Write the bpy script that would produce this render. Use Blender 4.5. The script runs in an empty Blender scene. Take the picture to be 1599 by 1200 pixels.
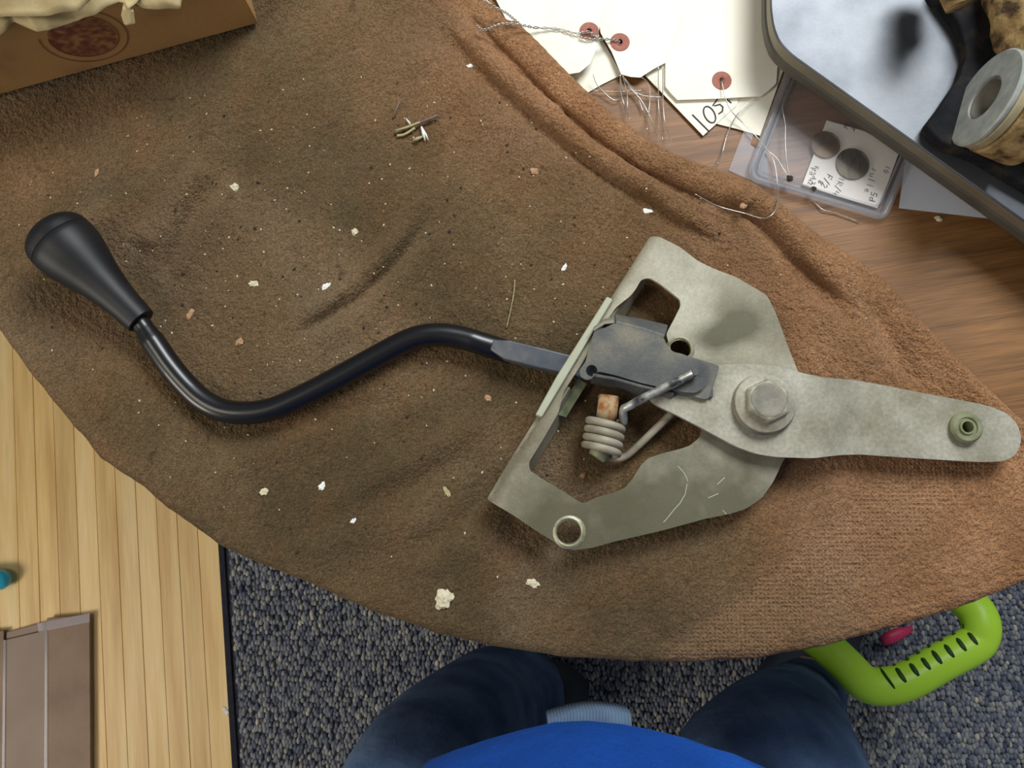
import bpy, bmesh, math, random
import numpy as np
from mathutils import Vector, Matrix, noise as mnoise
from mathutils.geometry import tessellate_polygon

random.seed(7)
rng = np.random.default_rng(7)
S = bpy.context.scene
COL = S.collection

# ------------------------------------------------------------------ camera, world, lights, exposure
CAM_Z = 1.278
FPX = 1244.0
TILT = math.radians(8.0)
cam_data = bpy.data.cameras.new('camera')
cam_data.sensor_width = 36.0
cam_data.lens = FPX / 1599.0 * 36.0
cam_data.clip_start = 0.01
cam = bpy.data.objects.new('camera', cam_data)
cam.location = (0, 0, CAM_Z)
cam.rotation_euler = (TILT, 0, 0)
COL.objects.link(cam)
S.camera = cam

world = bpy.data.worlds.new('world')
S.world = world
world.use_nodes = True
wbg = world.node_tree.nodes['Background']
wbg.inputs['Color'].default_value = (0.80, 0.89, 1.0, 1)
wbg.inputs['Strength'].default_value = 0.16


def area(name, loc, target, size, power, color):
    d = bpy.data.lights.new(name, 'AREA')
    d.shape = 'RECTANGLE'
    d.size, d.size_y = size
    d.energy = power
    d.color = color
    o = bpy.data.objects.new(name, d)
    o.location = loc
    o.rotation_euler = (Vector(target) - Vector(loc)).to_track_quat('-Z', 'Y').to_euler()
    COL.objects.link(o)
    return o


area('window_light', (0.58, 1.10, 2.0), (0.12, 0.22, 0.75), (0.75, 0.65), 32.0, (0.93, 0.97, 1.0))
area('ceiling_light', (-0.85, -0.10, 1.95), (-0.2, 0.1, 0.6), (0.45, 0.45), 5.0, (1.0, 0.90, 0.74))
area('side_lamp', (-1.45, -0.75, 1.30), (-0.45, -0.25, 0.0), (0.5, 0.5), 12.0, (1.0, 0.93, 0.80))  # added fill for mat, box front and knob; no such lamp is seen
S.view_settings.view_transform = 'Standard'
S.view_settings.look = 'None'
S.view_settings.exposure = 0.0
S.view_settings.gamma = 1.0
S.view_settings.use_curve_mapping = False

# ------------------------------------------------------------------ helpers
TZ = 0.75          # table top
TW = 0.755         # towel surface


def P(px, py, z):
    """point of the place seen at pixel (px, py) of the 1599x1200 frame, at height z"""
    dx, dy, dz = (px - 799.5) / FPX, -(py - 600) / FPX, -1.0
    c, s = math.cos(TILT), math.sin(TILT)
    dy, dz = c * dy - s * dz, s * dy + c * dz
    k = (z - CAM_Z) / dz
    return Vector((dx * k, dy * k, z))


def to_px(X, Y, Z):
    c, s = math.cos(TILT), math.sin(TILT)
    Z = Z - CAM_Z
    yy = c * Y + s * Z
    zz = -s * Y + c * Z
    return 799.5 + FPX * X / -zz, 600 - FPX * yy / -zz


def srgb(r, g, b):
    return tuple(((v / 255) / 12.92 if v / 255 <= 0.04045 else ((v / 255 + 0.055) / 1.055) ** 2.4) for v in (r, g, b)) + (1,)


BASE = {}


def thing(name, label, cat, loc, group=None):
    o = bpy.data.objects.new(name, None)
    COL.objects.link(o)
    o.location = loc
    o.empty_display_size = 0.02
    o['label'] = label
    o['category'] = cat
    if group:
        o['group'] = group
    BASE[o.name] = Vector(loc)
    return o


def tag(o, label, cat, group=None, kind=None):
    if label: o['label'] = label
    if cat: o['category'] = cat
    if group: o['group'] = group
    if kind: o['kind'] = kind
    return o


def base_of(o):
    return BASE.get(o.name, Vector((0, 0, 0)))


def mesh_obj(name, verts, faces, mat, parent=None, smooth=False, base=None):
    if parent is not None:
        b = base_of(parent)
    elif base is not None:
        b = Vector(base)
    else:
        b = Vector((0, 0, 0))
    me = bpy.data.meshes.new(name)
    me.from_pydata([tuple(Vector(v) - b) for v in verts], [], faces)
    me.update()
    if smooth:
        me.shade_smooth()
    o = bpy.data.objects.new(name, me)
    COL.objects.link(o)
    if mat:
        me.materials.append(mat)
    if parent is not None:
        o.parent = parent
    else:
        o.location = b
    BASE[o.name] = b
    return o


def grid_obj(name, V, mat, parent=None, base=None, smooth=True):
    """V: numpy (n, m, 3)"""
    n, m, _ = V.shape
    b = base_of(parent) if parent is not None else Vector(base or (0, 0, 0))
    me = bpy.data.meshes.new(name)
    co = (V.reshape(-1, 3) - np.array(b)).astype(np.float32)
    idx = np.arange(n * m).reshape(n, m)
    q = np.stack([idx[:-1, :-1], idx[1:, :-1], idx[1:, 1:], idx[:-1, 1:]], -1).reshape(-1, 4)
    me.vertices.add(n * m)
    me.vertices.foreach_set('co', co.ravel())
    me.loops.add(q.size)
    me.loops.foreach_set('vertex_index', q.ravel().astype(np.int32))
    me.polygons.add(len(q))
    me.polygons.foreach_set('loop_start', np.arange(0, q.size, 4, dtype=np.int32))
    me.polygons.foreach_set('loop_total', np.full(len(q), 4, dtype=np.int32))
    me.update(calc_edges=True)
    me.validate()
    if smooth:
        me.shade_smooth()
    o = bpy.data.objects.new(name, me)
    COL.objects.link(o)
    me.materials.append(mat)
    if parent is not None:
        o.parent = parent
    else:
        o.location = b
    BASE[o.name] = b
    return o


def float_attr(o, name, values):
    a = o.data.attributes.new(name, 'FLOAT', 'POINT')
    a.data.foreach_set('value', np.asarray(values, dtype=np.float32).ravel())


def recalc(o):
    bm = bmesh.new(); bm.from_mesh(o.data)
    bmesh.ops.recalc_face_normals(bm, faces=bm.faces)
    bm.to_mesh(o.data); bm.free()


def spline(pts, n=8):
    """Catmull-Rom through pts"""
    pts = [Vector(p) for p in pts]
    out = []
    for i in range(len(pts) - 1):
        p0 = pts[max(i - 1, 0)]; p1 = pts[i]; p2 = pts[i + 1]; p3 = pts[min(i + 2, len(pts) - 1)]
        for k in range(n):
            t = k / n
            out.append(0.5 * ((2 * p1) + (-p0 + p2) * t + (2 * p0 - 5 * p1 + 4 * p2 - p3) * t * t + (-p0 + 3 * p1 - 3 * p2 + p3) * t ** 3))
    out.append(pts[-1])
    return out


def tube_data(path, r, n=10, squash=None, up=None):
    """r: number or list; returns verts, faces with capped ends"""
    path = [Vector(p) for p in path]
    N = len(path)
    rs = r if isinstance(r, (list, tuple)) else [r] * N
    V, F = [], []
    t0 = (path[1] - path[0]).normalized()
    ref = Vector(up) if up else (Vector((0, 0, 1)) if abs(t0.z) < 0.9 else Vector((1, 0, 0)))
    nrm = (ref - t0 * ref.dot(t0)).normalized()
    for i in range(N):
        t = (path[min(i + 1, N - 1)] - path[max(i - 1, 0)]).normalized()
        nrm = (nrm - t * nrm.dot(t)).normalized()
        bi = t.cross(nrm)
        ra = rs[i]
        rb = ra * (squash[i] if isinstance(squash, (list, tuple)) else (squash or 1.0))
        for k in range(n):
            a = 2 * math.pi * k / n
            V.append(path[i] + bi * (ra * math.cos(a)) + nrm * (rb * math.sin(a)))
    for i in range(N - 1):
        for k in range(n):
            a, b = i * n + k, i * n + (k + 1) % n
            F.append((a, b, b + n, a + n))
    F.append(tuple(range(n - 1, -1, -1)))
    F.append(tuple(range((N - 1) * n, N * n)))
    return V, F


def tube(name, path, r, mat, parent=None, n=10, squash=None, base=None, up=None):
    V, F = tube_data(path, r, n, squash, up)
    o = mesh_obj(name, V, F, mat, parent, True, base)
    return o


def lathe(name, p0, axis, prof, mat, parent=None, n=32, base=None, closed=False, sharp=True):
    """prof: list of (along, radius)"""
    p0 = Vector(p0); axis = Vector(axis).normalized()
    q = axis.to_track_quat('Z', 'Y').to_matrix()
    V, F = [], []
    for (h, r) in prof:
        for k in range(n):
            a = 2 * math.pi * k / n
            V.append(p0 + q @ Vector((r * math.cos(a), r * math.sin(a), h)))
    M = len(prof)
    rng_ = range(M) if closed else range(M - 1)
    for i in rng_:
        j = (i + 1) % M
        for k in range(n):
            a, b = k, (k + 1) % n
            F.append((i * n + a, i * n + b, j * n + b, j * n + a))
    if not closed:
        if prof[0][1] > 1e-6: F.append(tuple(range(n - 1, -1, -1)))
        if prof[-1][1] > 1e-6: F.append(tuple(range((M - 1) * n, M * n)))
    o = mesh_obj(name, V, F, mat, parent, True, base)
    bm = bmesh.new(); bm.from_mesh(o.data)
    bmesh.ops.remove_doubles(bm, verts=bm.verts, dist=1e-6)
    bmesh.ops.recalc_face_normals(bm, faces=bm.faces)
    bm.to_mesh(o.data); bm.free()
    if sharp:
        sharpen(o, 35)
    return o


def sharpen(o, ang=35):
    me = o.data
    bm = bmesh.new(); bm.from_mesh(me)
    for f in bm.faces: f.smooth = True
    for e in bm.edges:
        e.smooth = not (len(e.link_faces) == 2 and e.calc_face_angle(0) > math.radians(ang))
    bm.to_mesh(me); bm.free()


def circle(c, r, n=24, ry=None, rot=0):
    ry = ry or r
    out = []
    for k in range(n):
        a = 2 * math.pi * k / n
        x, y = r * math.cos(a), ry * math.sin(a)
        out.append((c[0] + x * math.cos(rot) - y * math.sin(rot), c[1] + x * math.sin(rot) + y * math.cos(rot)))
    return out


def plate(name, outer, mat, parent=None, holes=(), th=0.003, zf=None, z=None, cuts=None, bevel=0.0006, base=None, sub=0):
    """sheet with holes: outlines are world xy lists; top at z (or zf(x, y)); cuts: lines (p, dir) where the sheet may bend"""
    loops = [[Vector((p[0], p[1], 0)) for p in outer]] + [[Vector((p[0], p[1], 0)) for p in h] for h in holes]
    tris = tessellate_polygon(loops)
    flat = [v for l in loops for v in l]
    bm = bmesh.new()
    bv = [bm.verts.new(v) for v in flat]
    for t in tris:
        try:
            bm.faces.new([bv[i] for i in t])
        except ValueError:
            pass
    bmesh.ops.recalc_face_normals(bm, faces=bm.faces)
    for f in bm.faces:
        if f.normal.z < 0: f.normal_flip()
    for (cp, cn) in (cuts or []):
        bmesh.ops.bisect_plane(bm, geom=bm.verts[:] + bm.edges[:] + bm.faces[:], plane_co=(cp[0], cp[1], 0), plane_no=(cn[0], cn[1], 0))
    if not cuts:
        bmesh.ops.dissolve_limit(bm, angle_limit=0.02, verts=bm.verts, edges=bm.edges) if not holes else None
    top = {}
    for v in bm.verts:
        v.co.z = zf(v.co.x, v.co.y) if zf else z
    # thickness
    geom = bmesh.ops.duplicate(bm, geom=bm.faces[:])
    dup = [g for g in geom['geom'] if isinstance(g, bmesh.types.BMVert)]
    dupf = [g for g in geom['geom'] if isinstance(g, bmesh.types.BMFace)]
    vmap = geom['vert_map']
    for v in dup: v.co.z -= th
    for f in dupf: f.normal_flip()
    be = [e for e in bm.edges if len(e.link_faces) == 1 and e.verts[0] not in set(dup)]
    ds = set(dup)
    for e in be:
        if e.verts[0] in ds or e.verts[1] in ds: continue
        a, b = e.verts
        try:
            bm.faces.new((a, b, vmap[b], vmap[a]))
        except Exception:
            pass
    bmesh.ops.recalc_face_normals(bm, faces=bm.faces)
    verts = [v.co.copy() for v in bm.verts]
    for i, v in enumerate(bm.verts): v.index = i
    faces = [tuple(v.index for v in f.verts) for f in bm.faces]
    bm.free()
    o = mesh_obj(name, verts, faces, mat, parent, False, base)
    if bevel:
        m = o.modifiers.new('bevel', 'BEVEL'); m.width = bevel; m.segments = 2; m.limit_method = 'ANGLE'; m.angle_limit = math.radians(50)
        sharpen(o, 30)
    return o


def box_data(c, ax, ay, az):
    c, ax, ay, az = map(Vector, (c, ax, ay, az))
    V = [c + sx * ax + sy * ay + sz * az for sx in (-1, 1) for sy in (-1, 1) for sz in (-1, 1)]
    F = [(0, 1, 3, 2), (4, 6, 7, 5), (0, 4, 5, 1), (2, 3, 7, 6), (0, 2, 6, 4), (1, 5, 7, 3)]
    return V, F


def box(name, c, ax, ay, az, mat, parent=None, bevel=0.0, base=None):
    V, F = box_data(c, ax, ay, az)
    o = mesh_obj(name, V, F, mat, parent, False, base)
    recalc(o)
    if bevel:
        m = o.modifiers.new('bevel', 'BEVEL'); m.width = bevel; m.segments = 2
    return o


def join(parts):
    V, F = [], []
    for v, f in parts:
        k = len(V)
        V += list(v)
        F += [tuple(i + k for i in q) for q in f]
    return V, F


# ------------------------------------------------------------------ materials
def material(name, stops, scale=30, detail=6, rough=0.6, metal=0.0, bump=0.0, bscale=400, bdist=0.001, stretch=(1, 1, 1), rot=0.0,
             fine=0.0, fscale=900, spec=0.5, vary=0.0, coat=0.0, distort=0.0, lo=0.3, hi=0.7, tcoord='Object'):
    """stops: list of sRGB 0-255 triples spread over a noise"""
    m = bpy.data.materials.new(name)
    m.use_nodes = True
    nt = m.node_tree
    N, L = nt.nodes, nt.links
    b = N['Principled BSDF']
    b.inputs['Roughness'].default_value = rough
    b.inputs['Metallic'].default_value = metal
    b.inputs['Specular IOR Level'].default_value = spec
    b.inputs['Coat Weight'].default_value = coat
    tc = N.new('ShaderNodeTexCoord')
    mp = N.new('ShaderNodeMapping')
    mp.vector_type = 'TEXTURE'
    mp.inputs['Rotation'].default_value = (0, 0, rot)
    mp.inputs['Scale'].default_value = tuple(1 / v for v in stretch)
    L.new(tc.outputs[tcoord], mp.inputs['Vector'])
    vec = mp.outputs['Vector']
    if len(stops) > 1:
        nz = N.new('ShaderNodeTexNoise')
        nz.inputs['Scale'].default_value = scale
        nz.inputs['Detail'].default_value = detail
        nz.inputs['Distortion'].default_value = distort
        L.new(vec, nz.inputs['Vector'])
        r = N.new('ShaderNodeValToRGB')
        el = r.color_ramp.elements
        while len(el) < len(stops): el.new(0.5)
        for i, s in enumerate(stops):
            el[i].position = lo + (hi - lo) * i / (len(stops) - 1)
            el[i].color = srgb(*s)
        L.new(nz.outputs['Fac'], r.inputs['Fac'])
        col = r.outputs['Color']
        if fine:
            f = N.new('ShaderNodeTexNoise'); f.inputs['Scale'].default_value = fscale; f.inputs['Detail'].default_value = 3
            L.new(vec, f.inputs['Vector'])
            mr = N.new('ShaderNodeMapRange'); mr.inputs['From Min'].default_value = 0.3; mr.inputs['From Max'].default_value = 0.7
            mr.inputs['To Min'].default_value = 1 - fine; mr.inputs['To Max'].default_value = 1 + fine
            L.new(f.outputs['Fac'], mr.inputs['Value'])
            mx = N.new('ShaderNodeVectorMath'); mx.operation = 'SCALE'
            L.new(col, mx.inputs[0]); L.new(mr.outputs['Result'], mx.inputs['Scale'])
            col = mx.outputs['Vector']
        if vary:
            oi = N.new('ShaderNodeObjectInfo')
            mr = N.new('ShaderNodeMapRange'); mr.inputs['To Min'].default_value = 1 - vary; mr.inputs['To Max'].default_value = 1 + vary
            L.new(oi.outputs['Random'], mr.inputs['Value'])
            mx = N.new('ShaderNodeVectorMath'); mx.operation = 'SCALE'
            L.new(col, mx.inputs[0]); L.new(mr.outputs['Result'], mx.inputs['Scale'])
            col = mx.outputs['Vector']
        L.new(col, b.inputs['Base Color'])
    else:
        b.inputs['Base Color'].default_value = srgb(*stops[0])
    if bump:
        nb = N.new('ShaderNodeTexNoise'); nb.inputs['Scale'].default_value = bscale; nb.inputs['Detail'].default_value = 4
        L.new(vec, nb.inputs['Vector'])
        bp = N.new('ShaderNodeBump'); bp.inputs['Strength'].default_value = bump; bp.inputs['Distance'].default_value = bdist
        L.new(nb.outputs['Fac'], bp.inputs['Height'])
        L.new(bp.outputs['Normal'], b.inputs['Normal'])
    return m


M = {}
M['table_wood'] = material('table_wood', [(102, 68, 34), (130, 90, 48), (144, 100, 56)], scale=9, detail=10, rough=0.55, bump=0.25, bscale=60, bdist=0.0004,
                           stretch=(1.0, 20, 1), rot=0.16, fine=0.22, fscale=45, lo=0.25, hi=0.75)
M['table_under'] = material('table_under', [(60, 42, 30), (74, 52, 36)], scale=20, rough=0.7)
M['carpet'] = material('carpet', [(80, 84, 98), (104, 107, 118), (126, 126, 128)], scale=160, rough=0.95, bump=1.0, bscale=300, bdist=0.004, spec=0.1)
M['felt'] = material('felt', [(28, 30, 40), (40, 42, 54)], scale=200, rough=0.95)
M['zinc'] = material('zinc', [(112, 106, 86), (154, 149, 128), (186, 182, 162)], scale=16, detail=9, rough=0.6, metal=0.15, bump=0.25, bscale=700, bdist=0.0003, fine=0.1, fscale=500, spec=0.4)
def add_shade_stain(m, attr_name, color, strength):
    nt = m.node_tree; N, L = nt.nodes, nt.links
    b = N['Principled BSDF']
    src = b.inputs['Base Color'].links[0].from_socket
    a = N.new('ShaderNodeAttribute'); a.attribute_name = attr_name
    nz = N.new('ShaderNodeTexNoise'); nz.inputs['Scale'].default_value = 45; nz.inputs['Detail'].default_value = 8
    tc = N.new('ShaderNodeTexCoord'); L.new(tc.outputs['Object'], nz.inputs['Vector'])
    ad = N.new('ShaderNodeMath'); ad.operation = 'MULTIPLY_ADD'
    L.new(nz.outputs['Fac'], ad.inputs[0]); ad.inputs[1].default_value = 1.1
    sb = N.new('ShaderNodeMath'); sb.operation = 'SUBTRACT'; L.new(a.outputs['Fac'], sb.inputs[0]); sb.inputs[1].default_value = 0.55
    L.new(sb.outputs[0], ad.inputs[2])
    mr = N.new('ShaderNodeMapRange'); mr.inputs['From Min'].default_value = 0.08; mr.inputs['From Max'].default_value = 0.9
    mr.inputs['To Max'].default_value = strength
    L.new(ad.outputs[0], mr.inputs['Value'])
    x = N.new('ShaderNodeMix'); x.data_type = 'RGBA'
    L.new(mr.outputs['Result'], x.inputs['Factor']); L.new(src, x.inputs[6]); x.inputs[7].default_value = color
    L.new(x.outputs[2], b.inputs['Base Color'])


add_shade_stain(M['zinc'], 'film', srgb(84, 80, 58), 0.85)  # olive tone: weaker window reflection painted into the lower plate, along with stains
M['zinc_arm'] = material('zinc_arm', [(136, 130, 110), (160, 156, 138), (180, 176, 160)], scale=36, detail=10, rough=0.55, metal=0.15, bump=0.3, bscale=800, bdist=0.0003, fine=0.14, fscale=420, spec=0.4)
M['zinc_pale'] = material('zinc_pale', [(160, 164, 140), (184, 186, 164)], scale=30, rough=0.5, spec=0.4)
M['zinc_green'] = material('zinc_green', [(96, 104, 74), (134, 140, 104), (156, 158, 128)], scale=90, rough=0.6, metal=0.2)
M['burr'] = material('burr', [(150, 148, 112), (190, 186, 160)], scale=300, rough=0.45, metal=0.5, bump=0.5, bscale=1500, bdist=0.0004)
M['dark_steel'] = material('dark_steel', [(66, 68, 68), (86, 87, 84), (120, 115, 98)], scale=38, detail=9, rough=0.55, metal=0.15, bump=0.2, bscale=700, bdist=0.0002, fine=0.12, fscale=600)
M['dusty_steel'] = material('dusty_steel', [(100, 98, 88), (128, 124, 110), (140, 134, 118)], scale=80, rough=0.65, metal=0.2, fine=0.12)
M['end_dust'] = material('end_dust', [(84, 84, 80), (110, 107, 98), (128, 122, 108)], scale=60, detail=8, rough=0.6, metal=0.1, fine=0.1)
M['spring_wire'] = material('spring_wire', [(120, 114, 98), (152, 144, 124), (168, 160, 142)], scale=70, detail=7, rough=0.6, metal=0.1, bump=0.2, bscale=900, bdist=0.0002)
M['hook_wire'] = material('hook_wire', [(60, 60, 60), (150, 148, 138), (190, 190, 182)], scale=110, detail=6, rough=0.4, metal=0.5, lo=0.38, hi=0.6)
M['black_paint'] = material('black_paint', [(9, 10, 14), (13, 14, 18)], scale=40, rough=0.34, spec=0.5, coat=0.15)
M['black_rubber'] = material('black_rubber', [(16, 17, 19), (24, 25, 27)], scale=60, rough=0.5, spec=0.4, bump=0.15, bscale=1200, bdist=0.0002)
M['bare_bar'] = material('bare_bar', [(70, 74, 82), (88, 92, 98), (110, 110, 110)], scale=80, rough=0.38, metal=0.35)
M['rust'] = material('rust', [(140, 84, 40), (160, 128, 88), (176, 152, 116)], scale=160, rough=0.75, lo=0.4, hi=0.6)
M['grommet'] = material('grommet', [(92, 98, 62), (124, 128, 92), (140, 142, 112)], scale=120, rough=0.5)
M['kraft'] = material('kraft', [(138, 102, 58), (160, 122, 72), (172, 130, 76)], scale=20, rough=0.75, fine=0.08, fscale=800)
M['kraft_paper'] = material('kraft_paper', [(158, 138, 94), (184, 164, 118), (196, 178, 132)], scale=26, rough=0.7, fine=0.06, fscale=700, bump=0.2, bscale=150, bdist=0.001)
M['cardboard'] = material('cardboard', [(118, 94, 74), (134, 108, 86), (144, 118, 96)], scale=14, rough=0.6, fine=0.05, fscale=300)
M['cardboard_inner'] = material('cardboard_inner', [(136, 116, 100), (150, 130, 114)], scale=14, rough=0.6)
M['tag_paper'] = material('tag_paper', [(242, 236, 214), (248, 243, 226)], scale=40, rough=0.7, fine=0.02)
M['white_paper'] = material('white_paper', [(205, 208, 216), (214, 217, 224)], scale=30, rough=0.7)
M['card'] = material('card', [(224, 216, 206), (232, 226, 216)], scale=60, rough=0.7)
M['eyelet_red'] = material('eyelet_red', [(150, 92, 78), (172, 112, 96)], scale=300, rough=0.8)
M['hole_back'] = material('hole_back', [(226, 208, 130), (236, 220, 150)], scale=200, rough=0.7)
M['wire'] = material('wire', [(170, 168, 160), (205, 202, 196)], scale=300, rough=0.3, metal=0.8)
M['ink'] = material('ink', [(40, 38, 42), (58, 56, 60)], scale=400, rough=0.8)
M['pencil'] = material('pencil', [(120, 112, 96), (134, 126, 108)], scale=400, rough=0.8)
M['coin'] = material('coin', [(84, 66, 44), (112, 90, 62), (124, 100, 72)], scale=90, rough=0.45, metal=0.5)
M['coin_dark'] = material('coin_dark', [(60, 52, 34), (88, 76, 50), (104, 88, 60)], scale=110, rough=0.4, metal=0.5, stretch=(4, 1, 1))
M['steel_top'] = material('steel_top', [(94, 97, 101), (108, 111, 115), (118, 120, 123)], scale=30, rough=0.5, metal=0.75, fine=0.04, fscale=500)
M['steel_rim'] = material('steel_rim', [(120, 114, 96), (136, 130, 110)], scale=40, rough=0.5, metal=0.4)
M['dark_rim'] = material('dark_rim', [(70, 66, 58), (84, 80, 70)], scale=40, rough=0.6)
M['iron'] = material('iron', [(20, 21, 25), (32, 32, 34), (60, 54, 42)], scale=60, detail=8, rough=0.9, spec=0.15, bump=0.5, bscale=300, bdist=0.001)
M['mud'] = material('mud', [(70, 52, 30), (140, 114, 70), (168, 142, 94)], scale=90, detail=9, rough=0.85, bump=0.8, bscale=260, bdist=0.002, lo=0.36, hi=0.62)
M['cream_metal'] = material('cream_metal', [(142, 130, 96), (176, 164, 128)], scale=120, rough=0.6)
M['grey_sleeve'] = material('grey_sleeve', [(146, 152, 148), (176, 180, 172)], scale=140, rough=0.55, metal=0.3)
M['denim'] = material('denim', [(54, 70, 98), (74, 94, 126), (96, 116, 146)], scale=16, rough=0.9, fine=0.12, fscale=500, bump=0.3, bscale=60, bdist=0.006, spec=0.1)
M['denim_light'] = material('denim_light', [(62, 84, 116), (78, 102, 134)], scale=30, rough=0.9, spec=0.1)
M['shirt'] = material('shirt', [(20, 68, 146), (26, 82, 172), (38, 98, 188)], scale=9, rough=0.85, fine=0.1, fscale=500, bump=0.4, bscale=25, bdist=0.008, spec=0.15)
M['rib_knit'] = material('rib_knit', [(78, 98, 122), (100, 120, 142)], scale=60, rough=0.9)
M['skin'] = material('skin', [(176, 128, 104), (192, 144, 120)], scale=20, rough=0.6)
M['hair'] = material('hair', [(50, 40, 32), (70, 56, 44)], scale=200, rough=0.7)
M['shoe'] = material('shoe', [(28, 34, 48), (38, 46, 64)], scale=40, rough=0.6)
M['lime'] = material('lime', [(192, 242, 60), (198, 246, 68)], scale=12, rough=0.4, spec=0.4)
M['dark_green'] = material('dark_green', [(34, 66, 14), (40, 74, 18)], scale=40, rough=0.6)
M['pink'] = material('pink', [(206, 44, 92), (220, 60, 108)], scale=40, rough=0.5)
M['blue_plastic'] = material('blue_plastic', [(40, 170, 206), (56, 186, 220)], scale=40, rough=0.35)
M['crumb'] = material('crumb', [(196, 186, 152), (222, 214, 186)], scale=400, rough=0.9)
M['white_chip'] = material('white_chip', [(226, 226, 220), (238, 238, 232)], scale=400, rough=0.8)
M['tan_chip'] = material('tan_chip', [(166, 126, 90), (186, 150, 112)], scale=300, rough=0.8)
M['straw'] = material('straw', [(150, 140, 96), (186, 178, 132)], scale=300, rough=0.7)
M['bark'] = material('bark', [(100, 84, 70), (126, 110, 96)], scale=300, rough=0.8)
M['dark_crumb'] = material('dark_crumb', [(40, 32, 22), (58, 48, 34)], scale=300, rough=0.9)


def slat_material():
    m = material('slat_wood', [(204, 162, 98), (226, 190, 124), (234, 204, 146)], scale=5, detail=7, rough=0.45, fine=0.07, fscale=30, stretch=(9, 0.5, 9), rot=0.115, vary=0.07, lo=0.3, hi=0.65, bump=0.1, bscale=50, bdist=0.0005)
    return m


M['slat'] = slat_material()


def clear_material(name, tint, rough, alpha):
    m = bpy.data.materials.new(name); m.use_nodes = True
    nt = m.node_tree; N, L = nt.nodes, nt.links
    b = N['Principled BSDF']
    b.inputs['Base Color'].default_value = srgb(*tint)
    b.inputs['Roughness'].default_value = rough
    b.inputs['Specular IOR Level'].default_value = 0.3
    nz = N.new('ShaderNodeTexNoise'); nz.inputs['Scale'].default_value = 60; nz.inputs['Detail'].default_value = 6
    mr = N.new('ShaderNodeMapRange'); mr.inputs['To Min'].default_value = alpha * 0.6; mr.inputs['To Max'].default_value = alpha * 1.5
    L.new(nz.outputs['Fac'], mr.inputs['Value']); L.new(mr.outputs['Result'], b.inputs['Alpha'])
    return m


M['clear'] = clear_material('clear_plastic', (200, 200, 208), 0.12, 0.05)
M['clear_edge'] = clear_material('clear_edge', (186, 186, 190), 0.12, 0.22)
M['sleeve_film'] = clear_material('sleeve_film', (186, 182, 186), 0.2, 0.20)
M['tape'] = clear_material('tape', (205, 195, 200), 0.15, 0.30)


def stamp_material():
    m = bpy.data.materials.new('stamp_ink'); m.use_nodes = True
    nt = m.node_tree; N, L = nt.nodes, nt.links
    b = N['Principled BSDF']; b.inputs['Base Color'].default_value = srgb(112, 40, 36); b.inputs['Roughness'].default_value = 0.8
    tc = N.new('ShaderNodeTexCoord')
    nz = N.new('ShaderNodeTexNoise'); nz.inputs['Scale'].default_value = 260; nz.inputs['Detail'].default_value = 3
    L.new(tc.outputs['Object'], nz.inputs['Vector'])
    mr = N.new('ShaderNodeMapRange'); mr.inputs['From Min'].default_value = 0.35; mr.inputs['From Max'].default_value = 0.65
    mr.inputs['To Min'].default_value = 0.15; mr.inputs['To Max'].default_value = 0.75
    L.new(nz.outputs['Fac'], mr.inputs['Value']); L.new(mr.outputs['Result'], b.inputs['Alpha'])
    return m


M['stamp'] = stamp_material()
M['stamp_line'] = material('stamp_line', [(104, 40, 34), (120, 52, 44)], scale=300, rough=0.8)


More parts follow.
